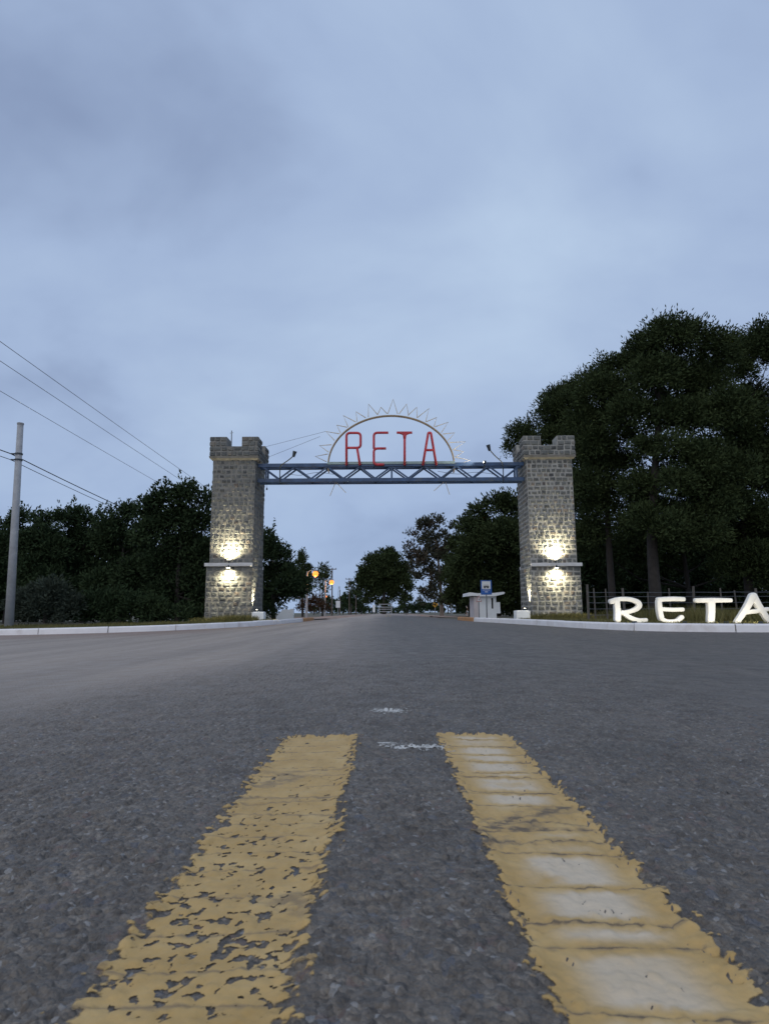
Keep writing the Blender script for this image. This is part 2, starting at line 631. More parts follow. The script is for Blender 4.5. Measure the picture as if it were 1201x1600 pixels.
KERB_H = .17
LK = [(-60, 16.6), (-30, 17.0), (-16, 17.4), (-10.7, 17.75), (-7.6, 18.3), (-5.9, 19.4), (-4.75, 21.6), (-4.3, 24.6), (-4.2, 28.), (-4.2, 32.)]
RK = [(60, 12.6), (30, 13.1), (14, 13.4), (8.3, 13.65), (6.5, 13.95), (5.55, 14.7), (5.0, 16.6), (4.7, 20.), (4.25, 24.), (3.7, 28.)]


def spline(P, n=12):
    P = [np.array(p, float) for p in P]
    P = [2 * P[0] - P[1]] + P + [2 * P[-1] - P[-2]]
    out = []
    for i in range(1, len(P) - 2):
        for k in range(n):
            t = k / n
            out.append(.5 * ((2 * P[i]) + (-P[i - 1] + P[i + 1]) * t + (2 * P[i - 1] - 5 * P[i] + 4 * P[i + 1] - P[i + 2]) * t * t + (-P[i - 1] + 3 * P[i] - 3 * P[i + 1] + P[i + 2]) * t ** 3))
    out.append(P[-2])
    return np.array(out)


LKS, RKS = spline(LK), spline(RK)


def hash2(ix, iy, k):
    h = (ix * 374761393 + iy * 668265263 + k * 1274126177) & 0xffffffff
    h = ((h ^ (h >> 13)) * 1274126177) & 0xffffffff
    return ((h ^ (h >> 16)) & 0xffffff) / float(0xffffff)


def worley(x, y, cell):
    gx, gy = np.floor(x / cell).astype(np.int64), np.floor(y / cell).astype(np.int64)
    best = np.full(x.shape, 9.)
    tone = np.zeros(x.shape)
    for dx in (-1, 0, 1):
        for dy in (-1, 0, 1):
            ix, iy = gx + dx, gy + dy
            fx = (ix + .15 + .7 * hash2(ix, iy, 1)) * cell
            fy = (iy + .15 + .7 * hash2(ix, iy, 2)) * cell
            d = np.hypot(x - fx, y - fy) / cell
            mk = d < best
            best = np.where(mk, d, best)
            tone = np.where(mk, hash2(ix, iy, 3), tone)
    return best, tone


def vnoise(x, y, cell, k):
    gx, gy = np.floor(x / cell).astype(np.int64), np.floor(y / cell).astype(np.int64)
    u, v = x / cell - gx, y / cell - gy
    u, v = u * u * (3 - 2 * u), v * v * (3 - 2 * v)
    return (hash2(gx, gy, k) * (1 - u) + hash2(gx + 1, gy, k) * u) * (1 - v) + (hash2(gx, gy + 1, k) * (1 - u) + hash2(gx + 1, gy + 1, k) * u) * v


STR = [(-.232, -.080), (.125, .281)]          # the two yellow stripes (x from, x to)
STR_END = [1.575, 1.61]
PX, PY0, PY1 = 1.4, -.3, 4.2


def road_relief(x, y):
    d1, t1 = worley(x, y, .0115)
    d2, t2 = worley(x + .3, y, .0062)
    r = (.0066 * t1 * (1 - np.clip(d1, 0, 1) ** 2) + .0022 * t2 * (1 - np.clip(d2, 0, 1) ** 2))
    r += .0045 * (vnoise(x, y, .04, 5) - .5) + .0045 * (vnoise(x, y, .19, 6) - .5)
    k = np.ones(x.shape)
    for (a, b), ye in zip(STR, STR_END):      # thick paint levels the surface under the stripes
        ins = np.clip((np.minimum(x - a, b - x)) / .012, 0, 1) * np.clip((ye - y) / .012, 0, 1)
        k = np.minimum(k, 1 - .55 * ins)
    f = np.clip(np.minimum(np.minimum(PX - np.abs(x), y - PY0), PY1 - y) / .3, 0, 1)
    return r * k * f


def grid_faces(ny, nx, off=0):
    i = np.arange(ny - 1)[:, None] * nx + np.arange(nx - 1)[None, :] + off
    return np.stack([i, i + 1, i + nx + 1, i + nx], -1).reshape(-1, 4)


# dense near part of the road, where single stones show
xs = np.concatenate([np.arange(-PX, -.72, .008), np.arange(-.72, .72, .0032), np.arange(.72, PX, .008), [PX]])
ys = [PY0]
while ys[-1] < PY1:
    y = ys[-1]
    ys.append(y + (.02 if y < .4 else .0026 + .0095 * max(0, y - .5)))
ys[-1] = PY1
ys = np.array(ys)
XX, YY = np.meshgrid(xs, ys)
Vn = np.stack([XX, YY, z_road(XX) + road_relief(XX, YY)], -1).reshape(-1, 3)
Fn = grid_faces(len(ys), len(xs))
# the rest of the road and the cross street
cxs = np.concatenate([-np.geomspace(70, PX, 60)[:-1], np.linspace(-PX, PX, 57), np.geomspace(PX, 70, 60)[1:]])
cys = np.concatenate([np.linspace(-18, PY0, 5), [PY1], np.geomspace(PY1, 34, 26)[1:]])
CX, CY = np.meshgrid(cxs, cys)
Vc = np.stack([CX, CY, z_road(CX)], -1).reshape(-1, 3)
Fc = grid_faces(len(cys), len(cxs))
cen = Vc[Fc].mean(1)
keep = ~((np.abs(cen[:, 0]) < PX) & (cen[:, 1] > PY0) & (cen[:, 1] < PY1))
Fc = Fc[keep]
# straight road beyond the gateway
fxs = np.linspace(-4.6, 4.6, 29)
fys = np.concatenate([np.linspace(34, 60, 8), np.linspace(66, 175, 16)])
FX, FY = np.meshgrid(fxs, fys)
Vf = np.stack([FX, FY, z_road(FX)], -1).reshape(-1, 3)
Ff = grid_faces(len(fys), len(fxs))
V = np.concatenate([Vn, Vc, Vf])
Fa = np.concatenate([Fn, Fc + len(Vn), Ff + len(Vn) + len(Vc)])
tag(link('road', np_mesh('road', V, Fa), M['asphalt'], smooth=True), kind='structure')


def stripe(name, x0, x1, y0, y1, mat, pad=.04, fade=True, skew=0., lift=.0009):
    gx = np.arange(x0 - pad, x1 + pad, .0032)
    gy = ys[(ys > y0 - pad - .05) & (ys < y1 + pad)]
    if len(gy) < 4:
        gy = np.linspace(y0 - pad, y1 + pad, 12)
    A, B = np.meshgrid(gx, gy)
    B2 = B + skew * (A - x0)
    Vp = np.stack([A, B2, z_road(A) + road_relief(A, B2) + lift], -1).reshape(-1, 3)
    me = np_mesh(name, Vp, grid_faces(len(gy), len(gx)))
    at_ = me.attributes.new('edge', 'FLOAT', 'POINT')
    ed = np.minimum(np.minimum(A - x0, x1 - A), np.minimum(y1 - B, B - y0)).ravel()
    at_.data.foreach_set('value', ed.astype(np.float32))
    d1, t1 = worley(A, B2, .0115)
    d2, t2 = worley(A + .3, B2, .0062)
    rl = np.clip(.62 * (.35 + .65 * t1) * (1 - np.clip(d1, 0, 1) ** 2) + .38 * t2 * (1 - np.clip(d2, 0, 1) ** 2), 0, 1) * 1.5
    a2 = me.attributes.new('relief', 'FLOAT', 'POINT')
    a2.data.foreach_set('value', rl.ravel().astype(np.float32))
    return tag(link(name, me, mat, smooth=True), kind='structure')


stripe('road_marking', STR[0][0], STR[0][1], -.2, STR_END[0], M['paint_l'])
stripe('road_marking', STR[1][0], STR[1][1], -.2, STR_END[1], M['paint_r'])
stripe('road_marking', -.042, .042, 1.93, 1.985, M['paint_w'])
stripe('road_marking', -.005, .125, 1.43, 1.475, M['paint_w'], skew=-.06)
# the double line starts again further on
for x0, x1 in ((-.20, -.08), (.10, .22)):
    for y0, y1 in ((44, 62), (70, 90)):
        A, B = np.meshgrid(np.linspace(x0, x1, 4), np.linspace(y0, y1, 12))
        me = np_mesh('road_marking', np.stack([A, B, z_road(A) + .004], -1).reshape(-1, 3), grid_faces(12, 4))
        tag(link('road_marking', me, M['dull_yellow']), kind='structure')

# ground to the horizon
tag(MB().add([(-2500, -600, -.62), (2500, -600, -.62), (2500, 4000, -.62), (-2500, 4000, -.62)], [(0, 1, 2, 3)]).build('ground', M['dry_soil']), kind='structure')


def z_verge(x, y=0):
    return z_road(x) + KERB_H - .02


def verge(K, sgn, name):
    """raised grass verge behind a kerb line, running on beside the road"""
    ys_ = np.concatenate([np.linspace(K[1][1], K[-1][1], 70), np.geomspace(K[-1][1], 240, 24)[1:]])
    edge = [np.interp(q, K[:, 1], K[:, 0]) + sgn * .10 for q in ys_]
    off = np.concatenate([[0, .05, .3, .7], np.geomspace(1.2, 70, 22)])
    A = np.array([[ex + sgn * o for o in off] for ex in edge])
    B = np.repeat(ys_[:, None], len(off), 1)
    Z = z_verge(A) + .05 * (vnoise(A, B, .8, 8) - .5) * np.clip(off / .6, 0, 1)[None, :]
    Z = np.where(off[None, :] == 0, Z - .12, Z)
    fade = np.clip((B - K[-1][1]) / 6, 0, 1) * .13
    Z = Z - fade * np.exp(-off / 6)[None, :]
    me = np_mesh(name, np.stack([A, B, Z], -1).reshape(-1, 3), grid_faces(len(ys_), len(off)) if sgn > 0 else grid_faces(len(ys_), len(off))[:, ::-1])
    return tag(link(name, me, M['soil'], smooth=True), kind='structure')


verge(LKS, -1, 'grass_verge')
verge(RKS, 1, 'grass_verge')
# sandy shoulder beside the far road
for x0, x1, y0, y1 in ((-10.5, -3.4, 40, 150), (3.4, 6.0, 46, 150)):
    A, B = np.meshgrid(np.linspace(x0, x1, 16), np.linspace(y0, y1, 30))
    jx = (vnoise(A, B, 6, 3) - .5) * 1.6
    Z = z_road(A) + .055 + .05 * vnoise(A, B, 1.5, 2)
    Z = np.where(np.minimum(A - x0, x1 - A) < .01, Z - .2, Z)
    tag(link('dirt_shoulder', np_mesh('dirt_shoulder', np.stack([A + jx * (np.abs(A) > 3.6), B, Z], -1).reshape(-1, 3), grid_faces(30, 16)), M['dirt'], smooth=True), kind='structure')


def kerb(K, sgn, mat, painted_end):
    """cast kerb: blocks about two metres long with open joints"""
    root = empty('kerb', (0, 0, 0))
    tag(root, kind='structure')
    d = np.concatenate([[0], np.cumsum(np.hypot(*np.diff(K, axis=0).T))])
    L = d[-1]
    s = 0.
    prof = [(-.03, -.22), (-.012, KERB_H - .035), (.004, KERB_H - .008), (.03, KERB_H), (.14, KERB_H), (.15, KERB_H - .01), (.15, -.22)]
    while s < L - .1:
        ln = min(1.95 + random.uniform(-.15, .15), L - s)
        a, b = s + .012, s + ln - .012
        ns = max(3, int(ln / .3))
        mb = MB()
        vs_, k = [], len(prof)
        dz, dx = random.uniform(-.006, .006), random.uniform(-.006, .006)
        for i in range(ns + 1):
            q = a + (b - a) * i / ns
            x, y = np.interp(q, d, K[:, 0]), np.interp(q, d, K[:, 1])
            x2, y2 = np.interp(q + .05, d, K[:, 0]), np.interp(q + .05, d, K[:, 1])
            x1, y1 = np.interp(q - .05, d, K[:, 0]), np.interp(q - .05, d, K[:, 1])
            t = Vector((x2 - x1, y2 - y1, 0)).normalized()
            nrm = Vector((-t.y, t.x, 0)) * (1 if sgn < 0 else -1)
            base = float(z_road(x))
            for u, z in prof:
                vs_.append((x + nrm.x * (u + dx), y + nrm.y * (u + dx), base + z + (dz if z > 0 else 0)))
        fs = []
        for i in range(ns):
            for j in range(k):
                j2 = (j + 1) % k
                fs.append((i * k + j, i * k + j2, (i + 1) * k + j2, (i + 1) * k + j))
        fs += [tuple(range(k)), tuple(ns * k + j for j in reversed(range(k)))]
        mb.add(vs_, fs)
        o = mb.build('kerb_block', mat, root)
        s += ln
    return root


LKe = np.vstack([LKS, spline([(-4.2, 32.), (-4.25, 34.5), (-4.35, 37)], 6)[1:]])
kerb(LKS, -1, M['kerb'], None)
kerb(RKS, 1, M['kerb'], None)
kerb(spline([(-4.2, 32.02), (-4.25, 35), (-4.35, 38.)], 8), -1, M['kerb_y'], None)
kerb(spline([(3.7, 28.02), (3.55, 30.), (3.5, 32.5)], 8), 1, M['kerb_y'], None)


# grass on the verges
def grass(name, regions, n, hmin, hmax, seed):
    r = np.random.default_rng(seed)
    P = []
    for (x0, x1, y0, y1, wgt) in regions:
        k = int(n * wgt)
        P.append(np.stack([r.uniform(x0, x1, k), r.uniform(y0, y1, k)], 1))
    P = np.concatenate(P)
    lx = np.interp(P[:, 1], LKS[:, 1], LKS[:, 0]) - .2
    rx = np.interp(P[:, 1], RKS[:, 1], RKS[:, 0]) + .2
    ok = ((P[:, 0] < lx) & (P[:, 1] > 17)) | ((P[:, 0] > rx) & (P[:, 1] > 13.2))
    ok &= vnoise(P[:, 0], P[:, 1], .5, 4) > r.uniform(.1, .75, len(P))
    P = P[ok]
    k = len(P)
    h = r.uniform(hmin, hmax, k) * (.5 + vnoise(P[:, 0], P[:, 1], 1.2, 9))
    th = r.uniform(0, 2 * pi, k)
    wd = r.uniform(.006, .014, k) * 1.5
    z = z_verge(P[:, 0]) - .02
    a = np.stack([P[:, 0] - wd * np.cos(th), P[:, 1] - wd * np.sin(th), z], 1)
    b = np.stack([P[:, 0] + wd * np.cos(th), P[:, 1] + wd * np.sin(th), z], 1)
    ln = r.normal(0, .35, (k, 2)) * h[:, None]
    c = np.stack([P[:, 0] + ln[:, 0], P[:, 1] + ln[:, 1], z + h], 1)
    V = np.stack([a, b, c], 1).reshape(-1, 3)
    return tag(link(name, np_mesh(name, V, np.arange(3 * k).reshape(-1, 3)), M['grass']), kind='stuff')


grass('grass', [(-15, -4.3, 17.2, 26, .6), (4.6, 14, 13.4, 24, .4)], 70000, .03, .11, 3)
grass('tall_grass', [(7.6, 16, 17, 24, 1.)], 26000, .12, .42, 5)
grass('grass_tuft', [(-7.5, -5.0, 24.3, 25.2, .5), (5.4, 7.9, 24.4, 25.2, .5)], 9000, .08, .24, 6)

# ------------------------------------------------------------------ stone towers
stone_protos = []
for q in range(9):
    r = random.Random(40 + q)
    J = lambda s: r.uniform(-s, s)
    ring = lambda y, s, jj: [((sx * s + J(jj)) * .5, y + J(.04), (sz * s + J(jj)) * .5) for sx, sz in ((-1, -1), (1, -1), (1, 1), (-1, 1))]
    vs_ = ring(1.0, .98, .0) + ring(.22, 1.0, .08) + ring(.04, .74, .14)
    vs_.append((J(.15), -.0 + J(.05), J(.15)))
    fs = [(i + k * 4, (i + 1) % 4 + k * 4, (i + 1) % 4 + k * 4 + 4, i + k * 4 + 4) for k in range(2) for i in range(4)]
    fs += [(8 + i, 8 + (i + 1) % 4, 12) for i in range(4)]
    me = MB().add(vs_, fs).mesh('stone')
    me.materials.append(M['stone'])
    me.polygons.foreach_set('use_smooth', [False] * len(me.polygons))
    stone_protos.append(me)


def courses(u0, u1, z0, z1, rows, wm, gap, r):
    """(u, z, w, h) of every stone in a coursed wall face"""
    out = []
    rh = (z1 - z0) / rows
    for i in range(rows):
        zc_ = z0 + (i + .5) * rh
        u = u0 + r.uniform(0, .02)
        first = True
        while u < u1 - .05:
            wd = wm * r.uniform(.74, 1.30) * (r.uniform(.55, .9) if first and i % 2 else 1)
            first = False
            if u + wd > u1 - .09:
                wd = u1 - u
            hh = (rh - gap) * r.uniform(.86, 1.10)
            out.append((u + wd / 2, zc_ + r.uniform(-.012, .012), wd - gap * r.uniform(.7, 1.25), hh))
            u += wd
    return out


def tower(x0, W, D, yf, zb, outer, label, zl, zc_, zcr, zt, seed, mort):
    """castle-like pillar; outer = -1 / +1 side away from the road"""
    r = random.Random(seed)
    root = empty('stone_tower', (x0 + W / 2, yf, zb))
    tag(root, label, 'tower', 'stone gate towers at the road')
    h = W / 2
    lp = .09                                     # the lower section stands proud
    inx = 0.015
    lx0, lx1 = (-h - lp, h + inx) if outer < 0 else (-h - inx, h + lp)
    M_ = .014
    core = MB()
    core.box(lx0 + M_, -lp + M_, -.5, lx1 - M_, D + lp - M_, zl)
    core.build('plinth_core', mort, root)
    core = MB().box(-h + M_, M_, zl, h - M_, D - M_, zc_)
    core.build('shaft_core', mort, root)
    # white ledges front and back
    for ya, yb in ((-lp - .09, .03), (D - .03, D + lp + .09)):
        MB().box(lx0 - (.05 if outer < 0 else -.02), ya, zl - .005, lx1 + (.05 if outer > 0 else -.02), yb, zl + .13, .015).build('ledge', M['ledge'], root)
    # crown: chamfered slab, parapet and corner merlons
    ov = .13
    cs = MB()
    a, b = ov, ov
    zz = [(zc_, .01), (zc_ + .07, a - .02), (zc_ + .16, a)]
    vs_ = []
    for z, o in zz:
        vs_ += [(-h - o, -o, z), (h + o, -o, z), (h + o, D + o, z), (-h - o, D + o, z)]
    fs = [(3, 2, 1, 0), (8, 9, 10, 11)]
    for k in range(2):
        for i in range(4):
            fs.append((k * 4 + i, k * 4 + (i + 1) % 4, k * 4 + 4 + (i + 1) % 4, k * 4 + 4 + i))
    cs.add(vs_, fs).build('crown_slab', M['slab'], root)
    zs = zc_ + .16
    pw = .34                                     # parapet thickness
    X0, X1, Y0, Y1 = -h - ov, h + ov, -ov, D + ov
    mw = (W + 2 * ov) * .345
    md = (D + 2 * ov) * .34
    pc = MB()
    for (xa, ya, xb, yb) in ((X0, Y0, X1, Y0 + pw), (X0, Y1 - pw, X1, Y1), (X0, Y0 + pw, X0 + pw, Y1 - pw), (X1 - pw, Y0 + pw, X1, Y1 - pw)):
        i_ = .03
        pc.box(xa + i_, ya + (i_ if ya in (Y0, Y1 - pw) else -.0), zs, xb - i_, yb - (i_ if ya in (Y0, Y1 - pw) else -.0), zcr)
    for sx in (0, 1):
        for sy in (0, 1):
            xa = X0 + .03 if sx == 0 else X1 - mw
            ya = Y0 + .03 if sy == 0 else Y1 - md
            pc.box(xa, ya, zcr, xa + mw - .03, ya + md - .03, zt - .02)
    pc.build('parapet_core', mort, root)
    MB().box(X0 + pw, Y0 + pw, zs, X1 - pw, Y1 - pw, zs + .05).build('roof_deck', M['slab'], root)

    # faces: origin, u direction, normal
    jobs = []                                    # (pos, rotz, w, h, big)
    nrows_lo = max(8, round((zl - 0.) / .188))
    nrows_up = round((zc_ - zl - .13) / .186)

    def put(face, lst, depth=.0):
        for u, z, wd, hh in lst:
            jobs.append((face, u, z, wd, hh, depth))
    put('front', courses(lx0, lx1, -.05, zl, nrows_lo, .245, .047, r), -lp)
    put('front', courses(-h, h, zl + .13, zc_, nrows_up, .208, .050, r), 0)
    crown_rows = 3
    rc = (zcr - zs) / 2
    cw = [(X0, X1, zs, zcr, 2)] + [(X0, X0 + mw, zcr, zt, 2), (X1 - mw, X1, zcr, zt, 2)]
    for c in cw:
        put('front', courses(*c, .245, .05, r), -ov)
    inner = 'right' if outer < 0 else 'left'
    outr = 'left' if outer < 0 else 'right'
    for side in (inner, outr):
        e_ = inx if side == inner else lp
        put(side, courses(-lp, D + lp, -.05, zl, nrows_lo, .245, .047, r), e_)
        put(side, courses(0, D, zl + .01 if side == inner else zl + .01, zc_, nrows_up, .208, .050, r), 0)
        for c in [(Y0, Y1, zs, zcr, 2), (Y0, Y0 + md, zcr, zt, 2), (Y1 - md, Y1, zcr, zt, 2)]:
            put(side, courses(*c, .245, .05, r), ov)
    put('back', courses(lx0, lx1, -.05, zl, nrows_lo, .245, .047, r), lp)
    put('back', courses(-h, h, zl + .13, zc_, nrows_up, .208, .050, r), 0)
    for c in cw:
        put('back', courses(*c, .245, .05, r), ov)
    count = 0
    rest = MB()
    order = [j for j in jobs if j[0] == 'front'] + [j for j in jobs if j[0] == inner] + [j for j in jobs if j[0] not in ('front', inner)]
    for face, u, z, wd, hh, dep in order:
        dp = .12
        pr = r.uniform(-.004, .016)                 # how far the stone stands out
        if face == 'front':
            loc, rot = Vector((u, dep - pr, z)), 0
        elif face == 'back':
            loc, rot = Vector((u, D + dep + pr, z)), pi
        elif face == 'right':
            loc, rot = Vector((h + dep + pr, u, z)), pi / 2
        else:
            loc, rot = Vector((-h - dep - pr, u, z)), -pi / 2
        me = r.choice(stone_protos)
        flip = r.choice((0, 1))
        tilt = r.uniform(-.05, .05)
        mat = Matrix.Translation(loc) @ Matrix.Rotation(rot, 4, 'Z') @ Matrix.Rotation(pi * flip + tilt, 4, 'Y') @ Matrix.Diagonal((wd, dp, hh, 1))
        if count < 299 and face in ('front', inner):
            o = bpy.data.objects.new('stone', me)
            COL.objects.link(o)
            o.parent = root
            o.matrix_local = mat
            count += 1
        else:
            rest.add([mat @ v.co for v in me.vertices], [tuple(p.vertices) for p in me.polygons])
    tag(rest.build('stone_facing', M['stone'], root), kind='stuff')
    return root


ZL = float(z_verge(-6.2))
ZR = float(z_verge(6.6))
LT = dict(x0=-7.06, W=1.74, D=2.05, yf=25.3, zb=0.0)
RT = dict(x0=5.62, W=1.86, D=1.95, yf=25.3, zb=0.0)
tower(**LT, outer=-1, label='stone castle-style tower left of the road with a thin rod on its crown', zl=2.12, zc_=6.42, zcr=6.98, zt=7.40, seed=5, mort=M['mortar_dark'])
tower(**RT, outer=1, label='stone castle-style tower at the right end of the blue truss, before the pines', zl=2.05, zc_=6.38, zcr=6.94, zt=7.36, seed=9, mort=M['mortar'])

o = MB().tube([(-6.56, 26.2, 6.5), (-6.555, 26.2, 7.5), (-6.56, 26.2, 7.93)], [.028, .025, .02], 8).build('antenna_rod', M['steel'])
MB().tube([(-6.63, 26.2, 7.82), (-6.49, 26.2, 7.84)], .010, 6).build('cross_pin', M['steel'], o)
tag(o, 'thin metal rod standing on the crown of the left stone tower', 'rod')


# ------------------------------------------------------------------ floodlights
def spot(parent, loc, target, energy, angle, col=(1., .89, .60), blend=.7, size=.04):
    d = bpy.data.lights.new('floodlight_beam', 'SPOT')
    d.energy = energy
    d.spot_size = radians(angle)
    d.spot_blend = blend
    d.color = col
    d.shadow_soft_size = size
    o = bpy.data.objects.new('floodlight_beam', d)
    COL.objects.link(o)
    o.parent = parent
    o.location = loc
    o.rotation_euler = (Vector(target) - Vector(loc)).to_track_quat('-Z', 'Y').to_euler()
    return o


def wall_lamp(x, y, z, up, label, energy):
    """small flood on a tower ledge; up = +1 shines up, -1 shines down"""
    root = empty('floodlight', (x, y, z))
    tag(root, label, 'floodlight', 'floodlights on the tower ledges')
    s = up
    MB().box(-.09, -.045, min(0, s * .055), .09, .045, max(0, s * .055), .008).build('housing', M['dark_steel'], root)
    MB().box(-.075, -.035, min(s * .0555, s * .062), .075, .035, max(s * .0555, s * .062)).build('lens', M['lamp_warm'], root)
    MB().box(-.02, -.02, min(-s * .06, 0.), .02, .05, max(-s * .06, 0.), .004).build('bracket', M['dark_steel'], root)
    spot(root, (0, 0, s * .08), (0, .20, s * 1.0), energy, 160, blend=1., size=.10)
    return root


for T, zl, xs_, nm in ((LT, 2.12, -6.22, 'left'), (RT, 2.05, 6.58, 'right')):
    wall_lamp(xs_, 25.3 - .19, zl + .19, 1, 'small floodlight on the white ledge of the %s tower, washing the wall above' % nm, 500.)
    wall_lamp(xs_, 25.3 - .27, zl - .02, -1, 'small floodlight under the white ledge of the %s tower, washing the wall below' % nm, 320.)

# white boxes with uplights at the inner feet of the towers
for (xa, xb, ya, yb, zt_, nm, sg) in ((-5.26, -4.80, 25.05, 25.5, .36, 'left', -1), (4.98, 5.52, 25.2, 25.75, .36, 'right', 1)):
    xm = (xa + xb) / 2
    root = empty('light_box', (xm, (ya + yb) / 2, -.05))
    tag(root, 'low whitewashed concrete box at the inner foot of the %s tower' % nm, 'box', 'uplight boxes by the towers')
    hx, hy = (xb - xa) / 2, (yb - ya) / 2
    bx = MB()
    bx.box(-hx, -hy, -.25, hx, hy, zt_ + .05 - .03, .012)
    bx.build('box_body', M['white'], root)
    MB().box(-hx + .04, -hy + .04, zt_ + .021, hx - .04, hy - .04, zt_ + .035).build('lid', M['white'], root)
    f = empty('uplight', (xm + sg * (hx - .12), (ya + yb) / 2 + .12, zt_))
    tag(f, 'small uplight on the white box at the foot of the %s tower' % nm, 'uplight', 'uplights on the white boxes')
    MB().lathe([(.05, -.02), (.055, .0), (.055, .06), (.045, .062)], n=12).build('housing', M['dark_steel'], f)
    MB().lathe([(.042, .0625), (.042, .067)], n=12).build('lens', M['lamp_warm'], f)
    spot(f, (0, 0, .09), (sg * .16, .02, 1.0), 420., 66, blend=.9)

# ------------------------------------------------------------------ blue truss between the towers
TY = 25.72
xl, xr = -5.30, 5.60
zt0, zb0 = 6.29, 5.66
root = empty('truss_beam', ((xl + xr) / 2, TY, zb0))
tag(root, 'blue painted steel truss spanning the road between the stone towers', 'truss')
ox, oz = (xl + xr) / 2, zb0
dp = .46
for y in (0, dp):
    for z, t in ((zt0 - oz, .15), (0, .15)):
        MB().box(xl - ox, y - .06, z - t / 2, xr - ox, y + .06, z + t / 2, .006).build('chord', M['blue'], root)
mid = .19 - ox
nx_ = [.19 + d for d in (-5.28, -4.62, -3.98, -3.30, -2.64, -1.98, -1.30, -.68, 0, .68, 1.34, 2.02, 2.66, 3.30, 3.96, 4.60, 5.24)]
top_first = [True, False, True, False, True, False, True, False, True, False, True, False, True, False, True, False, True]
for y in (0, dp):
    for i in range(len(nx_) - 1):
        za = (zt0 - .07 if top_first[i] else zb0 + .07) - oz
        zb_ = (zt0 - .07 if top_first[i + 1] else zb0 + .07) - oz
        MB().beam((nx_[i] - ox, y, za), (nx_[i + 1] - ox, y, zb_), .055, .07).build('diagonal', M['blue'], root)
    for x in (.19, nx_[0] + .12, nx_[-1] - .12):
        MB().box(x - ox - .035, y - .03, .075, x - ox + .035, y + .03, zt0 - oz - .075).build('post', M['blue'], root)
for x in nx_[1::2]:
    MB().beam((x - ox, .061, 0), (x - ox, dp - .061, 0), .06, .06, (0, 0, 1)).build('crosspiece', M['blue'], root)
for i in range(0, len(nx_) - 2, 2):
    MB().beam((nx_[i] - ox, .061, zt0 - oz), (nx_[i + 2] - ox, dp - .061, zt0 - oz), .05, .05, (0, 0, 1)).build('crosspiece', M['blue'], root)
fas = MB().box(-2.45 - ox, -.085, zt0 - oz + .02, 2.78 - ox, -.063, zt0 - oz + .125).build('fascia_plate', M['fascia'], root)
# wiring looped through the truss
for pts in (((-4.2, 6.0), (-3.6, 5.92), (-2.9, 6.03), (-2.2, 5.95)), ((2.1, 6.05), (2.9, 5.93), (3.7, 6.0), (4.5, 5.9))):
    P_ = spline([(x - ox, z - oz) for x, z in pts], 8)
    MB().tube([(p[0], .2, p[1]) for p in P_], .009, 5).build('wiring', M['cable'], root)

# ------------------------------------------------------------------ sun and red letters over the truss
SY = 25.72
sc = at(611, 750, SY)


def sg(px, py):
    p = at(px, py, SY)
    return (p.x - sc.x, p.z - sc.z)


root = empty('town_sign', (sc.x, SY, sc.z))
tag(root, 'rising sun of thin rods around red tube letters RETA on top of the truss', 'sign')
pts = []
R_ = 101
for k in range(0, 61):
    th = radians(-8 + 196 * k / 60)
    pts.append(sg(611 + 98.5 * cos(th), 727 - 78 * sin(th)))
for y in (.0, .14):
    MB().tube([(x, y + .02, z) for x, z in pts], .030 if y == 0 else .022, 8).build('sun_arc', M['rod'], root)
for k in range(4, 60, 8):
    x, z = pts[k]
    MB().tube([(x, .02, z), (x, .16, z)], .012, 5).build('arc_tie', M['rod'], root)
tips = [(492.4, 713), (499, 696), (509, 674), (526, 664), (536, 649), (556, 643), (575.5, 631), (595, 636), (614, 623.5), (635, 631), (651, 636), (670, 638), (682, 652), (700, 659.5), (710, 676), (727, 690), (724, 705.5), (734, 719)]
for i, (tx, ty) in enumerate(tips):
    ang = math.atan2((727 - ty) / 78, (tx - 611) / 98.5)
    half = .075
    a = (611 + 101.5 * cos(ang + half), 727 - 81 * sin(ang + half))
    b = (611 + 101.5 * cos(ang - half), 727 - 81 * sin(ang - half))
    A_, T_, B_ = sg(*a), sg(tx, ty), sg(*b)
    rr = .022
    MB().tube([(A_[0], .02, A_[1]), (T_[0], .02 + .0, T_[1]), (B_[0], .02, B_[1])], rr, 6).build('sun_ray', M['rod_pale'], root)
for (a, t1, b) in (((524, 752), (515, 774), (523.5, 753)), ((524, 752), (540, 769), (532, 753)), ((694, 752), (678, 766), (687, 753)), ((696, 752), (702.6, 772), (699, 753))):
    A_, T_ = sg(*a), sg(*t1)
    MB().tube([(A_[0], .14, A_[1]), (T_[0], .14, T_[1])], .015, 6).build('sun_ray', M['rod_pale'], root)


def rounded(P, rad, n=5):
    """polyline with rounded corners"""
    P = [Vector((p[0], p[1])) for p in P]
    out = [P[0]]
    for i in range(1, len(P) - 1):
        a, b, c = P[i - 1], P[i], P[i + 1]
        r_ = min(rad, (a - b).length * .45, (c - b).length * .45)
        s_, e2 = b + (a - b).normalized() * r_, b + (c - b).normalized() * r_
        for k in range(n + 1):
            t = k / n
            out.append(s_ * (1 - t) ** 2 + b * 2 * t * (1 - t) + e2 * t * t)
    out.append(P[-1])
    return out


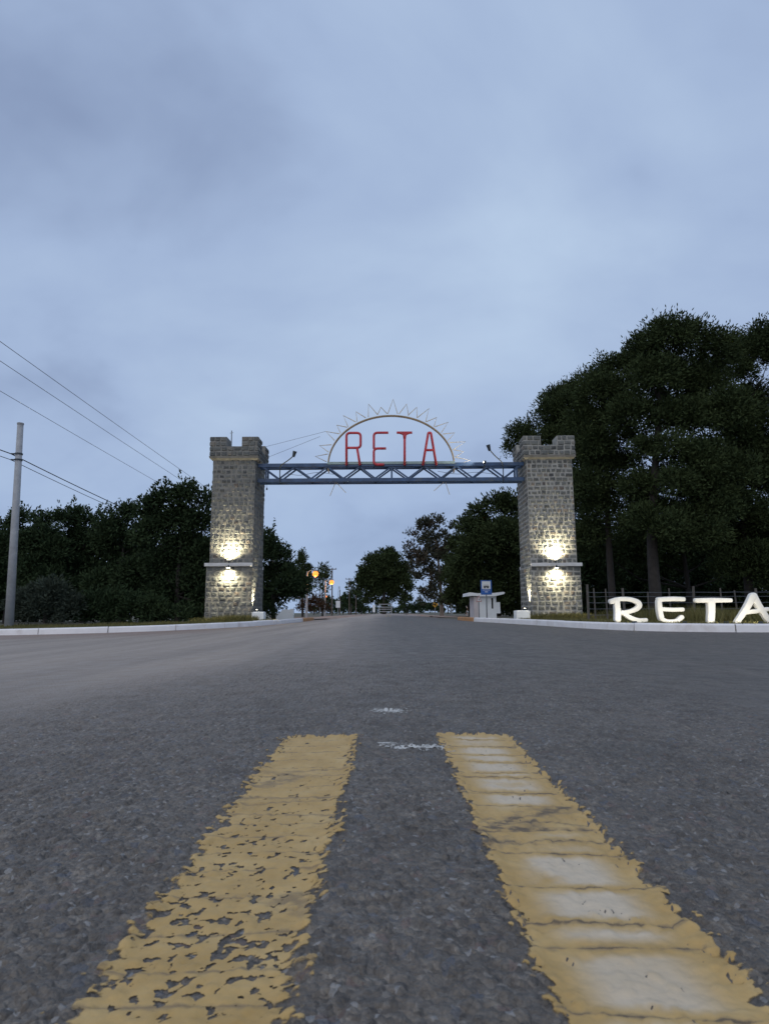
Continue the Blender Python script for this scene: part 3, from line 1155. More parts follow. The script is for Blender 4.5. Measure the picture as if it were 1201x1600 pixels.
red_letters = [
    [[(541.5, 728), (541.5, 677.8), (563.5, 677.8), (563.5, 701), (541.5, 701)], [(558, 701), (562.5, 728)]],
    [[(606.5, 677.5), (584, 677.5), (584, 702), (586.5, 702.3)], [(603, 702), (584, 702), (584, 727), (600, 727)]],
    [[(619.5, 677.4), (643.5, 677.4)], [(631.8, 677.4), (631.8, 728)], [(624.5, 677.6), (630.6, 679.6), (631.6, 687)], [(639, 677.6), (633, 679.6), (632, 687)]],
    [[(660, 728), (668.5, 677.5), (672.5, 677.5), (681, 728)], [(664, 704.5), (677, 704.5)]],
]
for n_, strokes in enumerate(red_letters):
    mb = MB()
    for st in strokes:
        q = rounded([sg(*p) for p in st], .16)
        mb.tube([(p[0], -.10 - .03, p[1]) for p in q], .052, 10)
    o = mb.build('letter', M['red'], root, True)
# standoffs carrying the letters
for px_ in (541.5, 584, 632, 661, 680):
    x, z = sg(px_, 728)
    MB().tube([(x, -.13, z - .03), (x, .0, z - .10)], .02, 6).build('letter_bracket', M['dark_steel'], root)
# guy wires from the sign to the left tower
for (a, b, lb) in (((509, 674), (415, 698), 'upper thin stay wire from the sun rays down to the left tower crown'), ((500, 682), (415, 716), 'lower thin stay wire from the sun rays down to the left tower crown')):
    A_, B_ = at(*a, SY), at(*b, 26.6)
    tag(MB().tube([A_, B_], .007, 5).build('stay_wire', M['cable_grey']), lb, 'wire', 'stay wires of the sign')


# curved lamp arms on the truss
def arm_lamp(base, tip, label, lit):
    b, t = at(*base, SY - .2), at(*tip, SY - .9)
    root = empty('arm_lamp', b)
    tag(root, label, 'lamp', 'lamp arms on the truss')
    d = t - b
    P_ = [Vector((0, .1, -.55)), Vector((0, .08, .02)), Vector((d.x * .12, d.y * .15, d.z * .35)), Vector((d.x * .55, d.y * .5, d.z * .66)), d * .95]
    q = spline([tuple(p) for p in P_], 6)
    MB().tube([tuple(p) for p in q], .022, 7).build('arm', M['dark_steel'], root)
    h = MB()
    s_ = 1 if d.x > 0 else -1
    h.tube([d * .93 + Vector((0, 0, -.04)), d * 1.0 + Vector((s_ * .02, 0, .16))], [.05, .085], 10)
    h.build('lamp_head', M['dark_steel'], root)
    if lit:
        o = MB().tube([d + Vector((-.03, .04, .10)), d + Vector((-.06, .09, .10))], .05, 10).build('lens', M['lamp_warm'], root)
        spot(root, d + Vector((-.10, .16, .10)), Vector((-2.05, .95, .55)), lit, 55, (1., .95, .85), .8)
    return root


arm_lamp((437, 733), (460, 711), 'curved lamp arm on the left end of the truss leaning to the right', 0)
arm_lamp((786, 731), (763, 701), 'curved lamp arm on the right end of the truss leaning to the left', 0)
# small flood lighting the right rays of the sun
fl = at(757, 722, SY - .55)
root = empty('floodlight', fl)
tag(root, 'small floodlight on the truss lighting the right-hand rays of the sun sign', 'floodlight', 'floodlights on the truss')
MB().box(-.05, -.07, -.05, .05, .07, .05, .01).build('housing', M['dark_steel'], root)
MB().box(-.058, -.045, -.025, -.0505, .03, .025).build('lens', M['lamp_warm'], root)
MB().beam((0, .0, -.05), (0, .48, -.26), .03, .03, (0, 0, 1)).build('bracket', M['dark_steel'], root)
spot(root, (-.09, 0, .02), (-.95, .50, .42), 62., 75, (1., .94, .80), .8)

# hook and bulb hanging at the left end of the truss
hk = at(417, 764, SY)
o = MB().tube([(0, 0, .55), (0, 0, .06)], .006, 5).build('hanging_bulb', M['cable'])
o.location = hk
MB().lathe([(.012, .06), (.03, .02), (.035, -.02), (.015, -.05)], n=10).build('bulb', M['dark_steel'], o)
tag(o, 'small bulb hanging on a wire below the left end of the truss', 'bulb')


# ------------------------------------------------------------------ big white letters on the verge
def brush(mb, P, W, T, y):
    """fat brush stroke: path in XZ, rounded section, rounded ends"""
    Q = spline(P, 6) if len(P) > 2 else np.array([np.array(P[0]) * (1 - t) + np.array(P[1]) * t for t in np.linspace(0, 1, 8)])
    Wn = np.interp(np.linspace(0, 1, len(Q)), np.linspace(0, 1, len(W)), W)
    t0 = Q[1] - Q[0]
    t0 = t0 / np.linalg.norm(t0)
    t1 = Q[-1] - Q[-2]
    t1 = t1 / np.linalg.norm(t1)
    seq = []
    for k in (1., .8, .45):
        seq.append((Q[0] - t0 * Wn[0] * .45 * k, Wn[0] * sqrt(max(.02, 1 - k * k))))
    seq += [(q, w_) for q, w_ in zip(Q, Wn)]
    for k in (.45, .8, 1.):
        seq.append((Q[-1] + t1 * Wn[-1] * .45 * k, Wn[-1] * sqrt(max(.02, 1 - k * k))))
    n = 20
    k0 = len(mb.v)
    for i, (p, w_) in enumerate(seq):
        a, b = seq[max(i - 1, 0)][0], seq[min(i + 1, len(seq) - 1)][0]
        t = (b - a) / np.linalg.norm(b - a)
        nr = np.array([-t[1], t[0]])
        tt = T * min(1, .35 + .65 * w_ / max(Wn))
        for j in range(n):
            th = 2 * pi * j / n
            c, s_ = cos(th), sin(th)
            c2, s2 = math.copysign(abs(c) ** .42, c), math.copysign(abs(s_) ** .34, s_)
            mb.v.append((p[0] + nr[0] * c2 * w_ / 2, y + s2 * tt / 2, p[1] + nr[1] * c2 * w_ / 2))
    for i in range(len(seq) - 1):
        for j in range(n):
            j2 = (j + 1) % n
            mb.f.append((k0 + i * n + j, k0 + i * n + j2, k0 + (i + 1) * n + j2, k0 + (i + 1) * n + j))
    mb.f.append(tuple(k0 + j for j in reversed(range(n))))
    q = k0 + (len(seq) - 1) * n
    mb.f.append(tuple(q + j for j in range(n)))


LY = 15.6
K7 = 1201 / 321.
big = {
    'R': [([(306, 143), (312, 205), (313, 255)], [36, 36, 38], .15), ([(275, 150), (320, 136), (385, 137), (432, 155), (436, 180), (400, 203), (332, 216)], [30, 26, 26, 30, 30, 26, 22], .14), ([(340, 212), (385, 243), (435, 259), (480, 257)], [26, 28, 26, 22], .13)],
    'E': [([(553, 148), (557, 200), (566, 245)], [30, 32, 32], .15), ([(552, 138), (630, 134), (697, 136)], [28, 28, 26], .14), ([(552, 192), (620, 197), (692, 196)], [24, 25, 24], .13), ([(566, 250), (600, 265), (655, 263), (688, 240)], [28, 24, 24, 26], .14)],
    'T': [([(856, 150), (858, 205), (855, 266)], [46, 44, 42], .15), ([(772, 143), (870, 142), (972, 142)], [28, 30, 24], .14)],
    'A': [([(1102, 118), (1064, 188), (1008, 272)], [42, 36, 30], .15), ([(1104, 116), (1140, 180), (1200, 272)], [42, 38, 34], .14), ([(1040, 214), (1110, 207), (1190, 194)], [26, 26, 24], .13)],
}
lab = {'R': 'big white letter R on the right verge, nearest the stone tower', 'E': 'big white letter E between the R and the T on the verge',
       'T': 'big white letter T between the E and the A on the verge', 'A': 'big white letter A on the verge at the right edge of the picture'}
for ch, strokes in big.items():
    pt = lambda u, v: at(880 + u / K7, 900 + v / K7, LY)
    allp = [p for s_ in strokes for p in s_[0]]
    cxm = pt(sum(p[0] for p in allp) / len(allp), 200).x
    zb_ = float(z_verge(cxm))
    mb = MB()
    mpp = pxm(1050, 950, LY) / K7
    for i, (P_, W_, T_) in enumerate(strokes):
        brush(mb, [(pt(*p).x - cxm, pt(*p).z - zb_) for p in P_], [w_ * mpp for w_ in W_], T_ * 1.1, .0)
    o = mb.build('giant_letter', M['letter'], None, True)
    o.location = (cxm, LY, zb_)
    tag(o, lab[ch], 'letter', 'big white letters spelling RETA on the verge')
# ground floods in front of the letters
for i, (u, lb) in enumerate(((400, 'small ground floodlight on the grass in front of the big R'), (690, 'small ground floodlight on the grass in front of the big E'), (930, 'small ground floodlight on the grass beside the foot of the big T'), (1130, 'small ground floodlight on the grass in front of the big A'))):
    p = at(880 + u / K7, 970, LY - .62)
    root = empty('ground_floodlight', (p.x, LY - .75, float(z_verge(p.x))))
    tag(root, lb, 'floodlight', 'ground floodlights before the white letters')
    MB().box(-.04, -.025, -.02, .04, .025, .014, .004).build('base', M['dark_steel'], root)
    MB().add([(-.05, -.03, .014), (.05, -.03, .014), (.05, .04, .014), (-.05, .04, .014), (-.05, -.015, .06), (.05, -.015, .06), (.05, .025, .035), (-.05, .025, .035)], [(3, 2, 1, 0), (4, 5, 6, 7), (0, 1, 5, 4), (1, 2, 6, 5), (2, 3, 7, 6), (3, 0, 4, 7)]).build('housing', M['dark_steel'], root)
    MB().add([(-.042, -.005, .0565), (.042, -.005, .0565), (.042, .02, .041), (-.042, .02, .041)], [(0, 1, 2, 3)]).build('lens', M['lamp_warm'], root)
    spot(root, (0, .03, .09), (0, .75, .34), 17., 130, (1., .93, .78), .9)

# ------------------------------------------------------------------ fence behind the letters
FYc = 21.5
root = empty('wire_fence', (11, FYc, 0))
tag(root, 'old wire fence with thin timber posts behind the big white letters', 'fence')
px_posts = [918, 929, 948, 975, 1013, 1047, 1083, 1127, 1151, 1185, 1225]
tops = []
for k, x in enumerate(px_posts):
    p = at(x, 950, FYc)
    zb_ = float(z_verge(p.x))
    h = .95 + random.uniform(-.06, .12) + (.12 if k % 3 == 0 else 0)
    lean = random.uniform(-.05, .05)
    r_ = .045 if k % 3 == 0 else .028
    MB().tube([(p.x - 11, 0, zb_ - .2), (p.x - 11 + lean * .6, 0, zb_ + h * .6), (p.x - 11 + lean, random.uniform(-.03, .03), zb_ + h)], [r_, r_ * .95, r_ * .85], 7).build('post', M['fence_wood'], root)
    tops.append((p.x - 11 + lean * .6, zb_))
for hz_ in (.18, .38, .58, .78, .92):
    MB().tube([(x, -.035, z + hz_ - (.01 if i % 2 else 0)) for i, (x, z) in enumerate(tops)], .006, 4).build('wire', M['cable_grey'], root)

# ------------------------------------------------------------------ utility pole and wires on the left
pb, ptp = at(15, 977, 21.5), at(32.5, 662, 21.5)
bz = float(z_verge(pb.x))
root = empty('utility_pole', (pb.x, 21.5, bz))
tag(root, 'bare grey concrete utility pole on the left verge with two cables clamped to it', 'utility pole')
dv = Vector((ptp.x - pb.x, 0, ptp.z - bz))
MB().tube([Vector((0, 0, -.3)), dv * .5, dv], [.145, .120, .098], 14).build('pole', M['concrete_pole'], root, True)
MB().lathe([(.107, -.02), (.112, 0), (.112, .04), (.09, .045)], dv - Vector((0, 0, .02)), 14).build('cap', M['concrete_pole'], root)
for fz in (.845, .815):
    c = dv * fz
    MB().lathe([(.128, -.025), (.128, .025)], c, 14).build('clamp', M['dark_steel'], root)
    MB().tube([c + Vector((-.12, -.02, 0)), c + Vector((-.24, -.04, 0))], .028, 8).build('insulator', M['dark_steel'], root)


def cable(P, r, mat, label, group, sag=.0, n=24):
    A_, B_ = Vector(P[0]), Vector(P[1])
    pts = []
    for i in range(n + 1):
        t = i / n
        q = A_.lerp(B_, t)
        q.z -= sag * 4 * t * (1 - t)
        pts.append(q)
    tag(MB().tube(pts, r, 6).build('power_cable', mat), label, 'cable', group)


g1 = 'thick cables clamped to the concrete pole'
for fz, yy, lb, rr in ((.845, -1, 'upper thick black cable clamped to the concrete pole', .017), (.815, -1, 'lower thin black cable clamped to the concrete pole', .011)):
    c = Vector((pb.x, 21.5, bz)) + dv * fz + Vector((-.25, -.04, 0))
    far_p = Vector((c.x + .8, 62, c.z - .1))
    cable((Vector((c.x - .3, -6, c.z + .15)), c), rr, M['cable'], lb + ', stretch left of the pole', g1, .28)
    cable((c, far_p), rr, M['cable'], lb + ', stretch right of the pole', g1, .55)
g2 = 'thin wires high over the left verge'
for X_, Z_, lb in ((-9.65, 7.32, 'highest thin wire at the upper left, nearest to the road'), (-10.35, 7.30, 'second thin wire at the upper left, just below the highest'), (-11.75, 7.32, 'lowest of the three thin wires at the upper left')):
    cable((Vector((X_, -8, Z_ + .1)), Vector((X_ - .15, 66, Z_ - .05))), .008, M['cable_grey'], lb, g2, .35, 40)

# far pole of that line: only its crossarm shows beside the trees
p = at(432, 849, 66)
root = empty('utility_pole', (p.x - .3, 66, 0))
tag(root, 'timber utility pole behind the trees by the left tower, only its crossarm showing', 'utility pole')
MB().tube([(0, 0, -.3), (0, 0, p.z + .25)], [.14, .09], 10).build('pole', M['wood_pole'], root)
MB().box(-1.15, -.06, p.z - .07, 1.25, -.16, p.z + .05).build('crossarm', M['wood_pole'], root)
for x in (-1.05, -.35, 1.05):
    MB().lathe([(.03, 0), (.05, .08), (.03, .16)], (x, -.11, p.z + .05), 8).build('insulator', M['concrete_pole'], root)


# ------------------------------------------------------------------ street lamps and poles far down the road
def street_lamp(px, py_base, py_top, Y, side, label, lit):
    b, t = at(px, py_base, Y), at(px, py_top, Y)
    zb_ = float(z_verge(b.x)) - .08
    root = empty('street_lamp', (b.x, Y, zb_))
    tag(root, label, 'street lamp', 'street lamps along the road')
    h = t.z - zb_
    MB().tube([(0, 0, -.2), (0, 0, h * .5), (0, 0, h)], [.11, .085, .065], 10).build('pole', M['concrete_pole'] if lit != 'off' else M['steel'], root)
    MB().tube([(0, 0, h - .12), (side * .28, 0, h + .10), (side * .62, 0, h + .14)], .035, 8).build('arm', M['steel'], root)
    hd = MB()
    hd.lathe([(.06, .16), (.15, .13), (.22, .04), (.24, 0.)], (side * .75, 0, h + .02), 14)
    hd.build('lamp_hood', M['steel'], root, True)
    lens = MB()
    r0 = .27 if lit == 'on' else .17
    lens.lathe([(r0 * .55, .0)] + [(r0 * cos(radians(q)), -r0 * (.84 - sin(radians(q)))) for q in (40, 20, 0, -20, -40, -60, -80)], (side * .75, 0, h + .02), 14)
    lens.build('lens', {'on': M['lamp_orange'], 'dim': M['lamp_red'], 'off': M['lamp_off']}[lit], root, True)
    if lit == 'on':
        d = bpy.data.lights.new('street_light', 'POINT')
        d.energy = 110
        d.color = (1., .42, .11)
        d.shadow_soft_size = .25
        o = bpy.data.objects.new('street_light', d)
        COL.objects.link(o)
        o.parent = root
        o.location = (side * .75, 0, h - .62)


street_lamp(479, 958, 893, 58, 1, 'nearest lit street lamp on the left, glowing orange before the tall conifer', 'on')
street_lamp(507.5, 957, 907, 74, 1, 'second lit street lamp on the left, glowing orange beside the tall crossarm pole', 'on')
street_lamp(503, 957, 931, 118, 1, 'small dim reddish lamp low between the two orange street lamps', 'dim')
street_lamp(729, 962, 921, 66, 1, 'lit orange lamp showing just above the bus shelter roof', 'on')
street_lamp(705, 961, 920, 80, 1, 'unlit street lamp with pale head left of the bus shelter', 'off')
street_lamp(500, 957, 911, 92, -1, 'unlit street lamp with pale head behind the second orange lamp', 'off')


def far_pole(px, py0, py1, Y, arm, label, r=.11):
    b, t = at(px, py0, Y), at(px, py1, Y)
    root = empty('utility_pole', (b.x, Y, -.2))
    tag(root, label, 'utility pole', 'distant poles beside the road')
    h = t.z + .2
    MB().tube([(0, 0, -.3), (0, 0, h)], [r, r * .7], 8).build('pole', M['wood_pole'], root)
    if arm:
        MB().box(-arm, -.05 - r, h - .30, arm, .03 - r, h - .18).build('crossarm', M['wood_pole'], root)
        for x in (-arm * .9, 0, arm * .9):
            MB().lathe([(.03, 0), (.05, .08), (.03, .15)], (x, -.01 - r, h - .18), 6).build('insulator', M['dark_steel'], root)


far_pole(518.5, 957, 887, 98, .66, 'tall pole with a short crossarm right of the second orange lamp')
far_pole(545.5, 957, 903, 128, .75, 'distant pole whose crossarm shows left of the round pine')
far_pole(548.5, 957, 911, 150, .8, 'most distant crossarm pole left of the round pine')
far_pole(556, 957, 930, 120, 0, 'plain thin grey post left of the round pine', .10)
far_pole(531, 957, 922, 160, 0, 'thin distant post above the white notice board', .13)

# lattice mast on the horizon
p0, p1 = at(529.5, 950, 300), at(529.5, 916, 300)
root = empty('lattice_mast', (p0.x, 300, -.6))
tag(root, 'thin lattice mast far off at the end of the road', 'mast')
h = p1.z + .6
for sx in (-1, 1):
    MB().tube([(sx * .7, 0, 0), (sx * .25, 0, h)], .09, 5).build('mast_leg', M['steel'], root)
for k in range(8):
    z0, z1 = h * k / 8, h * (k + 1) / 8
    w0, w1 = .7 - .45 * k / 8, .7 - .45 * (k + 1) / 8
    s_ = 1 if k % 2 else -1
    MB().tube([(s_ * w0, 0, z0), (-s_ * w1, 0, z1)], .05, 4).build('brace', M['steel'], root)

# white notice board on a post
b = at(528, 957, 92)
root = empty('notice_board', (b.x, 92, -.15))
tag(root, 'small white notice board on a post at the end of the left roadside', 'sign')
mpp = pxm(528, 940, 92)
MB().tube([(0, 0, -.2), (0, 0, 2.6)], .05, 7).build('post', M['steel'], root)
MB().box(-.30, -.08, 1.15, .30, -.05, 2.1, .005).build('board', M['sign_white'], root)

# timber gate-like frame under the round pine
b = at(602, 957, 112)
root = empty('rail_frame', (b.x, 112, -.10))
tag(root, 'pale wooden frame of posts and rails under the round pine', 'frame')
for x in (-1.05, 1.05):
    MB().box(x - .06, -.06, -.2, x + .06, .06, 1.75).build('post', M['concrete_pole'], root)
for z in (.55, .95, 1.30):
    MB().box(-.99, -.04, z - .05, .99, .04, z + .05).build('rail', M['concrete_pole'], root)
MB().box(-1.2, -.12, 1.752, 1.2, .12, 1.86).build('top_rail', M['concrete_pole'], root)
b = at(584, 957, 118)
root = empty('notice_board', (b.x, 118, -.1))
tag(root, 'narrow white board on a post under the round pine', 'sign')
MB().box(-.22, -.05, .45, .22, -.01, 1.75, .005).build('board', M['sign_white'], root)
MB().tube([(0, .03, -.2), (0, .03, 1.7)], .05, 6).build('post', M['steel'], root)

# yellow road sign far right of the road
b = at(679.5, 960, 72)
root = empty('road_sign', (b.x, 72, -.06))
tag(root, 'small yellow diamond road sign on a post by the far right roadside', 'road sign')
MB().tube([(0, 0, -.2), (0, 0, 1.55)], .045, 7).build('post', M['steel'], root)
MB().prism([(0, .85), (.36, 1.21), (0, 1.57), (-.36, 1.21)], -.07, -.05).build('panel', M['yellow'], root)
MB().prism([(-.10, 1.08), (.0, 1.08), (.12, 1.28), (.05, 1.32), (-.10, 1.2)], -.076, -.0715).build('symbol', M['black'], root)

# whitewashed wall and pillar by the left trees
b = at(446, 962, 34)
root = empty('white_wall', (b.x, 34, float(z_verge(b.x)) - .05))
tag(root, 'low whitewashed wall with a square pillar beneath the left trees', 'wall')
MB().prism([(-.48, 0), (.22, 0), (.22, .52), (-.04, .57), (-.20, .50), (-.48, .14)], .0, .2).build('wall_panel', M['white'], root)
MB().box(.223, -.04, -.1, .42, .22, .58, .01).build('pillar', M['white'], root)

# ------------------------------------------------------------------ bus shelter and bus stop sign
SYd = 33.
b = at(757, 964, SYd)
zb_ = float(z_verge(b.x))
mp_ = pxm(757, 945, SYd)
root = empty('bus_shelter', (b.x, SYd, zb_))
tag(root, 'small white concrete bus shelter with a winged flat roof beside the road', 'bus shelter')
X = lambda px: (px - 757) * mp_
Zp = lambda py: at(757, py, SYd).z - zb_
zr = Zp(932)
MB().box(X(740.5), -.02, -.1, X(748), 1.7, zr, .01).build('side_wall', M['pink_wall'] if 'pink_wall' in M else simple('faded_pink_render', (.62, .56, .56), .8, .12, 2, .3), root)
fw = MB()
fw.box(X(748) + .002, 0, -.1, X(768), .14, zr)
fw.box(X(771), 0, -.1, X(775.5), .14, zr)
fw.box(X(768) + .002, .001, -.1, X(771) - .002, .139, Zp(951))
fw.box(X(768) + .002, .001, Zp(934.5), X(771) - .002, .139, zr)
fw.build('front_wall', M['white'], root)
MB().box(X(768), .10, Zp(951), X(771), .125, Zp(934.5)).build('window_slit', M['black'], root)
MB().box(X(775.5) + .003, .002, Zp(958.5), X(781.5), .16, Zp(941), .006).build('low_wall', M['white'], root)
MB().box(X(748), 1.5, -.1, X(775), 1.64, zr).build('back_wall', M['white'], root)
MB().prism([(X(729.5), Zp(931.5)), (X(735), Zp(931)), (X(741), Zp(931)), (X(750), zr + .003), (X(772), zr + .003), (X(787), Zp(928.5)), (X(788.5), Zp(926)), (X(786), Zp(925)), (X(770), Zp(926.8)), (X(745), Zp(927)), (X(734), Zp(925.5)), (X(730), Zp(926.5))], -.22, 1.8).build('roof', M['white'], root)

SSY = 29.5
b = at(760.5, 964, SSY)
zb_ = float(z_verge(b.x))
mp_ = pxm(760, 918, SSY)
root = empty('bus_stop_sign', (b.x, SSY, zb_))
tag(root, 'blue bus stop sign with a white bus symbol on a thin post before the shelter', 'bus stop sign')
Z2 = lambda py: at(760, py, SSY).z - zb_
MB().tube([(0, .03, -.2), (0, .03, Z2(909))], .032, 8).build('post', M['steel'], root)
hw = 8.6 * mp_
MB().box(-hw, -.014, Z2(929), hw, -.002, Z2(906.8), .004).build('panel', M['sign_blue'], root)
MB().box(-hw + .0, -.0015, Z2(929.2), hw, .002, Z2(906.6)).build('panel_back', M['sign_navy'], root)
zi0, zi1 = Z2(920.2), Z2(908.2)
iw = 6.7 * mp_
MB().box(-iw, -.020, zi0, iw, -.0145, zi1).build('symbol_field', M['sign_white'], root)
bus = MB()
bx0, bx1 = -iw * .62, iw * .62
bz0 = zi0 + (zi1 - zi0) * .20
bz1 = zi0 + (zi1 - zi0) * .52
bus.box(bx0, -.0255, bz0, bx1, -.0205, (bz0 + bz1) / 2)
for k in range(4):
    xa = bx0 + (bx1 - bx0) * k / 4
    bus.box(xa, -.0255, (bz0 + bz1) / 2 + .001, xa + .012, -.0205, bz1 - .012)
bus.box(bx0 + .01, -.0255, bz1 - .0115, bx1 - .005, -.0205, bz1)
for x in (bx0 * .6, bx1 * .55):
    ring_ = [(x + .035 * cos(2 * pi * j / 12), bz0 - .012 + .03 * sin(2 * pi * j / 12)) for j in range(12)]
    bus.prism(ring_, -.027, -.0215)
bus.build('bus_symbol', M['black'], root)
MB().box(-iw * .35, -.0185, Z2(925.3), iw * .35, -.0145, Z2(924.3)).build('text_line', M['sign_white'], root)
MB().box(-iw * .85, -.0185, Z2(922.2), iw * .85, -.0145, Z2(921.6)).build('rule_line', M['sign_white'], root)

# triangular warning sign by the shelter
TSY = 31.
b = at(748.5, 964, TSY)
zb_ = float(z_verge(b.x))
mp_ = pxm(748, 935, TSY)
root = empty('warning_sign', (b.x, TSY, zb_))
tag(root, 'small white triangular warning sign with a pale red rim left of the bus stop sign', 'road sign')
Z3 = lambda py: at(748, py, TSY).z - zb_
MB().tube([(0, .03, -.2), (0, .03, Z3(931))], .025, 8).build('post', M['steel'], root)
MB().prism([(-4.4 * mp_, Z3(940.3)), (4.4 * mp_, Z3(940.3)), (0, Z3(929.3))], -.012, .0).build('rim', M['pink'], root)
MB().prism([(-2.9 * mp_, Z3(939.2)), (2.9 * mp_, Z3(939.2)), (0, Z3(931.8))], -.018, -.0125).build('face', M['sign_white'], root)
MB().box(-.35 * mp_, -.022, Z3(938.4), .35 * mp_, -.0185, Z3(935.2)).build('symbol', M['black'], root)


# ------------------------------------------------------------------ trees
NLEAF = 0


def leaf_cloud(C_, Rr, n_clump, per, clump_r, L, Wd, style, r, upbias=.25):
    """leaf quads in clumps through ellipsoid lobes C_ (n,3), Rr (n,3)"""
    vol = (Rr[:, 0] * Rr[:, 2])
    idx = r.choice(len(C_), n_clump, p=vol / vol.sum())
    d = r.normal(size=(n_clump, 3))
    d /= np.linalg.norm(d, axis=1)[:, None]
    d[:, 2] = np.where(d[:, 2] < -.55, -d[:, 2], d[:, 2])
    d /= np.linalg.norm(d, axis=1)[:, None]
    rad = .30 + .76 * r.random(n_clump) ** .6
    cc = C_[idx] + d * Rr[idx] * rad[:, None]
    cs = clump_r * r.uniform(.55, 1.35, n_clump)
    k = n_clump * per
    ci = np.repeat(np.arange(n_clump), per)
    g = r.normal(size=(k, 3))
    gl = np.linalg.norm(g, axis=1)[:, None]
    g = g / gl * np.minimum(gl, 1.9) * .62
    pos = cc[ci] + g * cs[ci][:, None] * np.array([1, 1, .85])
    out = d[ci] * .55 + g * .6 + r.normal(size=(k, 3)) * .45
    out[:, 2] += upbias
    out /= np.linalg.norm(out, axis=1)[:, None]
    side = np.cross(out, r.normal(size=(k, 3)))
    side /= np.linalg.norm(side, axis=1)[:, None] + 1e-9
    ln = L * r.uniform(.6, 1.35, k)[:, None]
    wd = Wd * r.uniform(.7, 1.3, k)[:, None]
    a = pos - out * ln * .5
    b = pos + out * ln * .5
    m1 = pos + side * wd * .5 - out * ln * .05
    m2 = pos - side * wd * .5 - out * ln * .05
    return np.stack([a, m1, b, m2], 1).reshape(-1, 3)


def sprouts(base, n, hgt, r, spread, L, Wd):
    """upright leafy shoots breaking the top outline"""
    out = []
    for i in range(n):
        p = base[r.integers(len(base))] + np.array([r.normal() * spread, r.normal() * spread, 0])
        h = hgt * r.uniform(.4, 1.2)
        k = int(26 * max(.5, h))
        t = r.random(k)
        lean = r.normal(size=2) * .12
        q = p + np.stack([lean[0] * t * h, lean[1] * t * h, t * h], 1) + r.normal(size=(k, 3)) * .06 * (1.3 - t)[:, None]
        dr = r.normal(size=(k, 3)) * .6 + np.array([0, 0, .8])
        dr /= np.linalg.norm(dr, axis=1)[:, None]
        sd = np.cross(dr, r.normal(size=(k, 3)))
        sd /= np.linalg.norm(sd, axis=1)[:, None]
        ln, wd = L * r.uniform(.6, 1.2, k)[:, None], Wd * r.uniform(.7, 1.2, k)[:, None]
        out.append(np.stack([q - dr * ln / 2, q + sd * wd / 2, q + dr * ln / 2, q - sd * wd / 2], 1).reshape(-1, 3))
    return np.concatenate(out)


def tree(name, label, cat, Y, trunk_px, lobes, mat, bark, seed, clump=.42, L=.24, Wd=.055, dens=1.0, r0=.25, depth=.85, group=None, shoot=0, trunk=True, per=34, gy=None, kz=1.0, sub=None):
    """lobes: (px, py, radius px[, dy metres]); each becomes an ellipsoid of foliage with depth"""
    r = np.random.default_rng(seed)
    rr = random.Random(seed)
    base = at(trunk_px, 960, Y)
    bz_ = float(z_verge(base.x)) - .08
    root = empty(name, (base.x, Y, bz_))
    tag(root, label, cat, group)
    C_, Rr = [], []
    for lb in lobes:
        px, py, rp = lb[:3]
        y = Y + (lb[3] if len(lb) > 3 else rr.uniform(-1, 1) * depth * rp * pxm(px, py, Y))
        c = at(px, py, Y)
        q = pxm(px, py, Y) * rp * .93
        C_.append((c.x - base.x, y - Y, c.z - bz_))
        Rr.append((q, q * .95, q * .90 * kz))
    C_, Rr = np.array(C_), np.array(Rr)
    area = float((Rr[:, 0] * Rr[:, 2]).sum())
    ncl = max(10, int(5.2 * dens * area * pi / (L * Wd * .5) / per))
    global NLEAF
    NLEAF += ncl * per
    V = leaf_cloud(C_, Rr, ncl, per, clump, L, Wd, None, r)
    if shoot:
        topi = np.argsort(-(C_[:, 2] + Rr[:, 2]))[:max(2, len(C_) // 2)]
        tops_ = C_[topi] + np.stack([r.uniform(-.6, .6, len(topi)) * Rr[topi, 0], 0 * topi, Rr[topi, 2] * .80], 1)
        V = np.concatenate([V, sprouts(tops_, shoot, .55, r, .45, L, Wd)])
    me = np_mesh('crown', V, np.arange(len(V)).reshape(-1, 4))
    link('crown', me, mat, root)
    if trunk:
        top = C_[np.argmax(C_[:, 2])]
        mid_ = C_.mean(0)
        zt_ = max(.6, mid_[2] + (top[2] - mid_[2]) * .55)
        P_ = [Vector((0, 0, -.3)), Vector((rr.uniform(-.1, .1), 0, zt_ * .33)), Vector((mid_[0] * .25, mid_[1] * .25, zt_ * .66)), Vector((mid_[0] * .55, mid_[1] * .5, zt_))]
        q = [Vector(p) for p in spline([tuple(p) for p in P_], 5)]
        rs = [r0 * (1.25 if i == 0 else 1 - .72 * i / len(q)) for i in range(len(q))]
        MB().tube(q, rs, 9).build('trunk', bark, root, True)
        order = sorted(range(len(C_)), key=lambda i: -Rr[i, 0])[:9]
        for i in order:
            c = Vector(C_[i])
            zs_ = min(zt_ * .95, max(zt_ * .28, c.z - abs(c.x) * .55 - .4))
            k = min(range(len(q)), key=lambda j: abs(q[j].z - zs_))
            s_ = q[k]
            mdp = s_.lerp(c, .55) + Vector((0, 0, -.12 * (c - s_).length))
            MB().tube([s_, s_.lerp(mdp, .55), mdp, c], [rs[k] * .55, rs[k] * .42, rs[k] * .3, rs[k] * .12], 6).build('limb', bark, root, True)
    return root


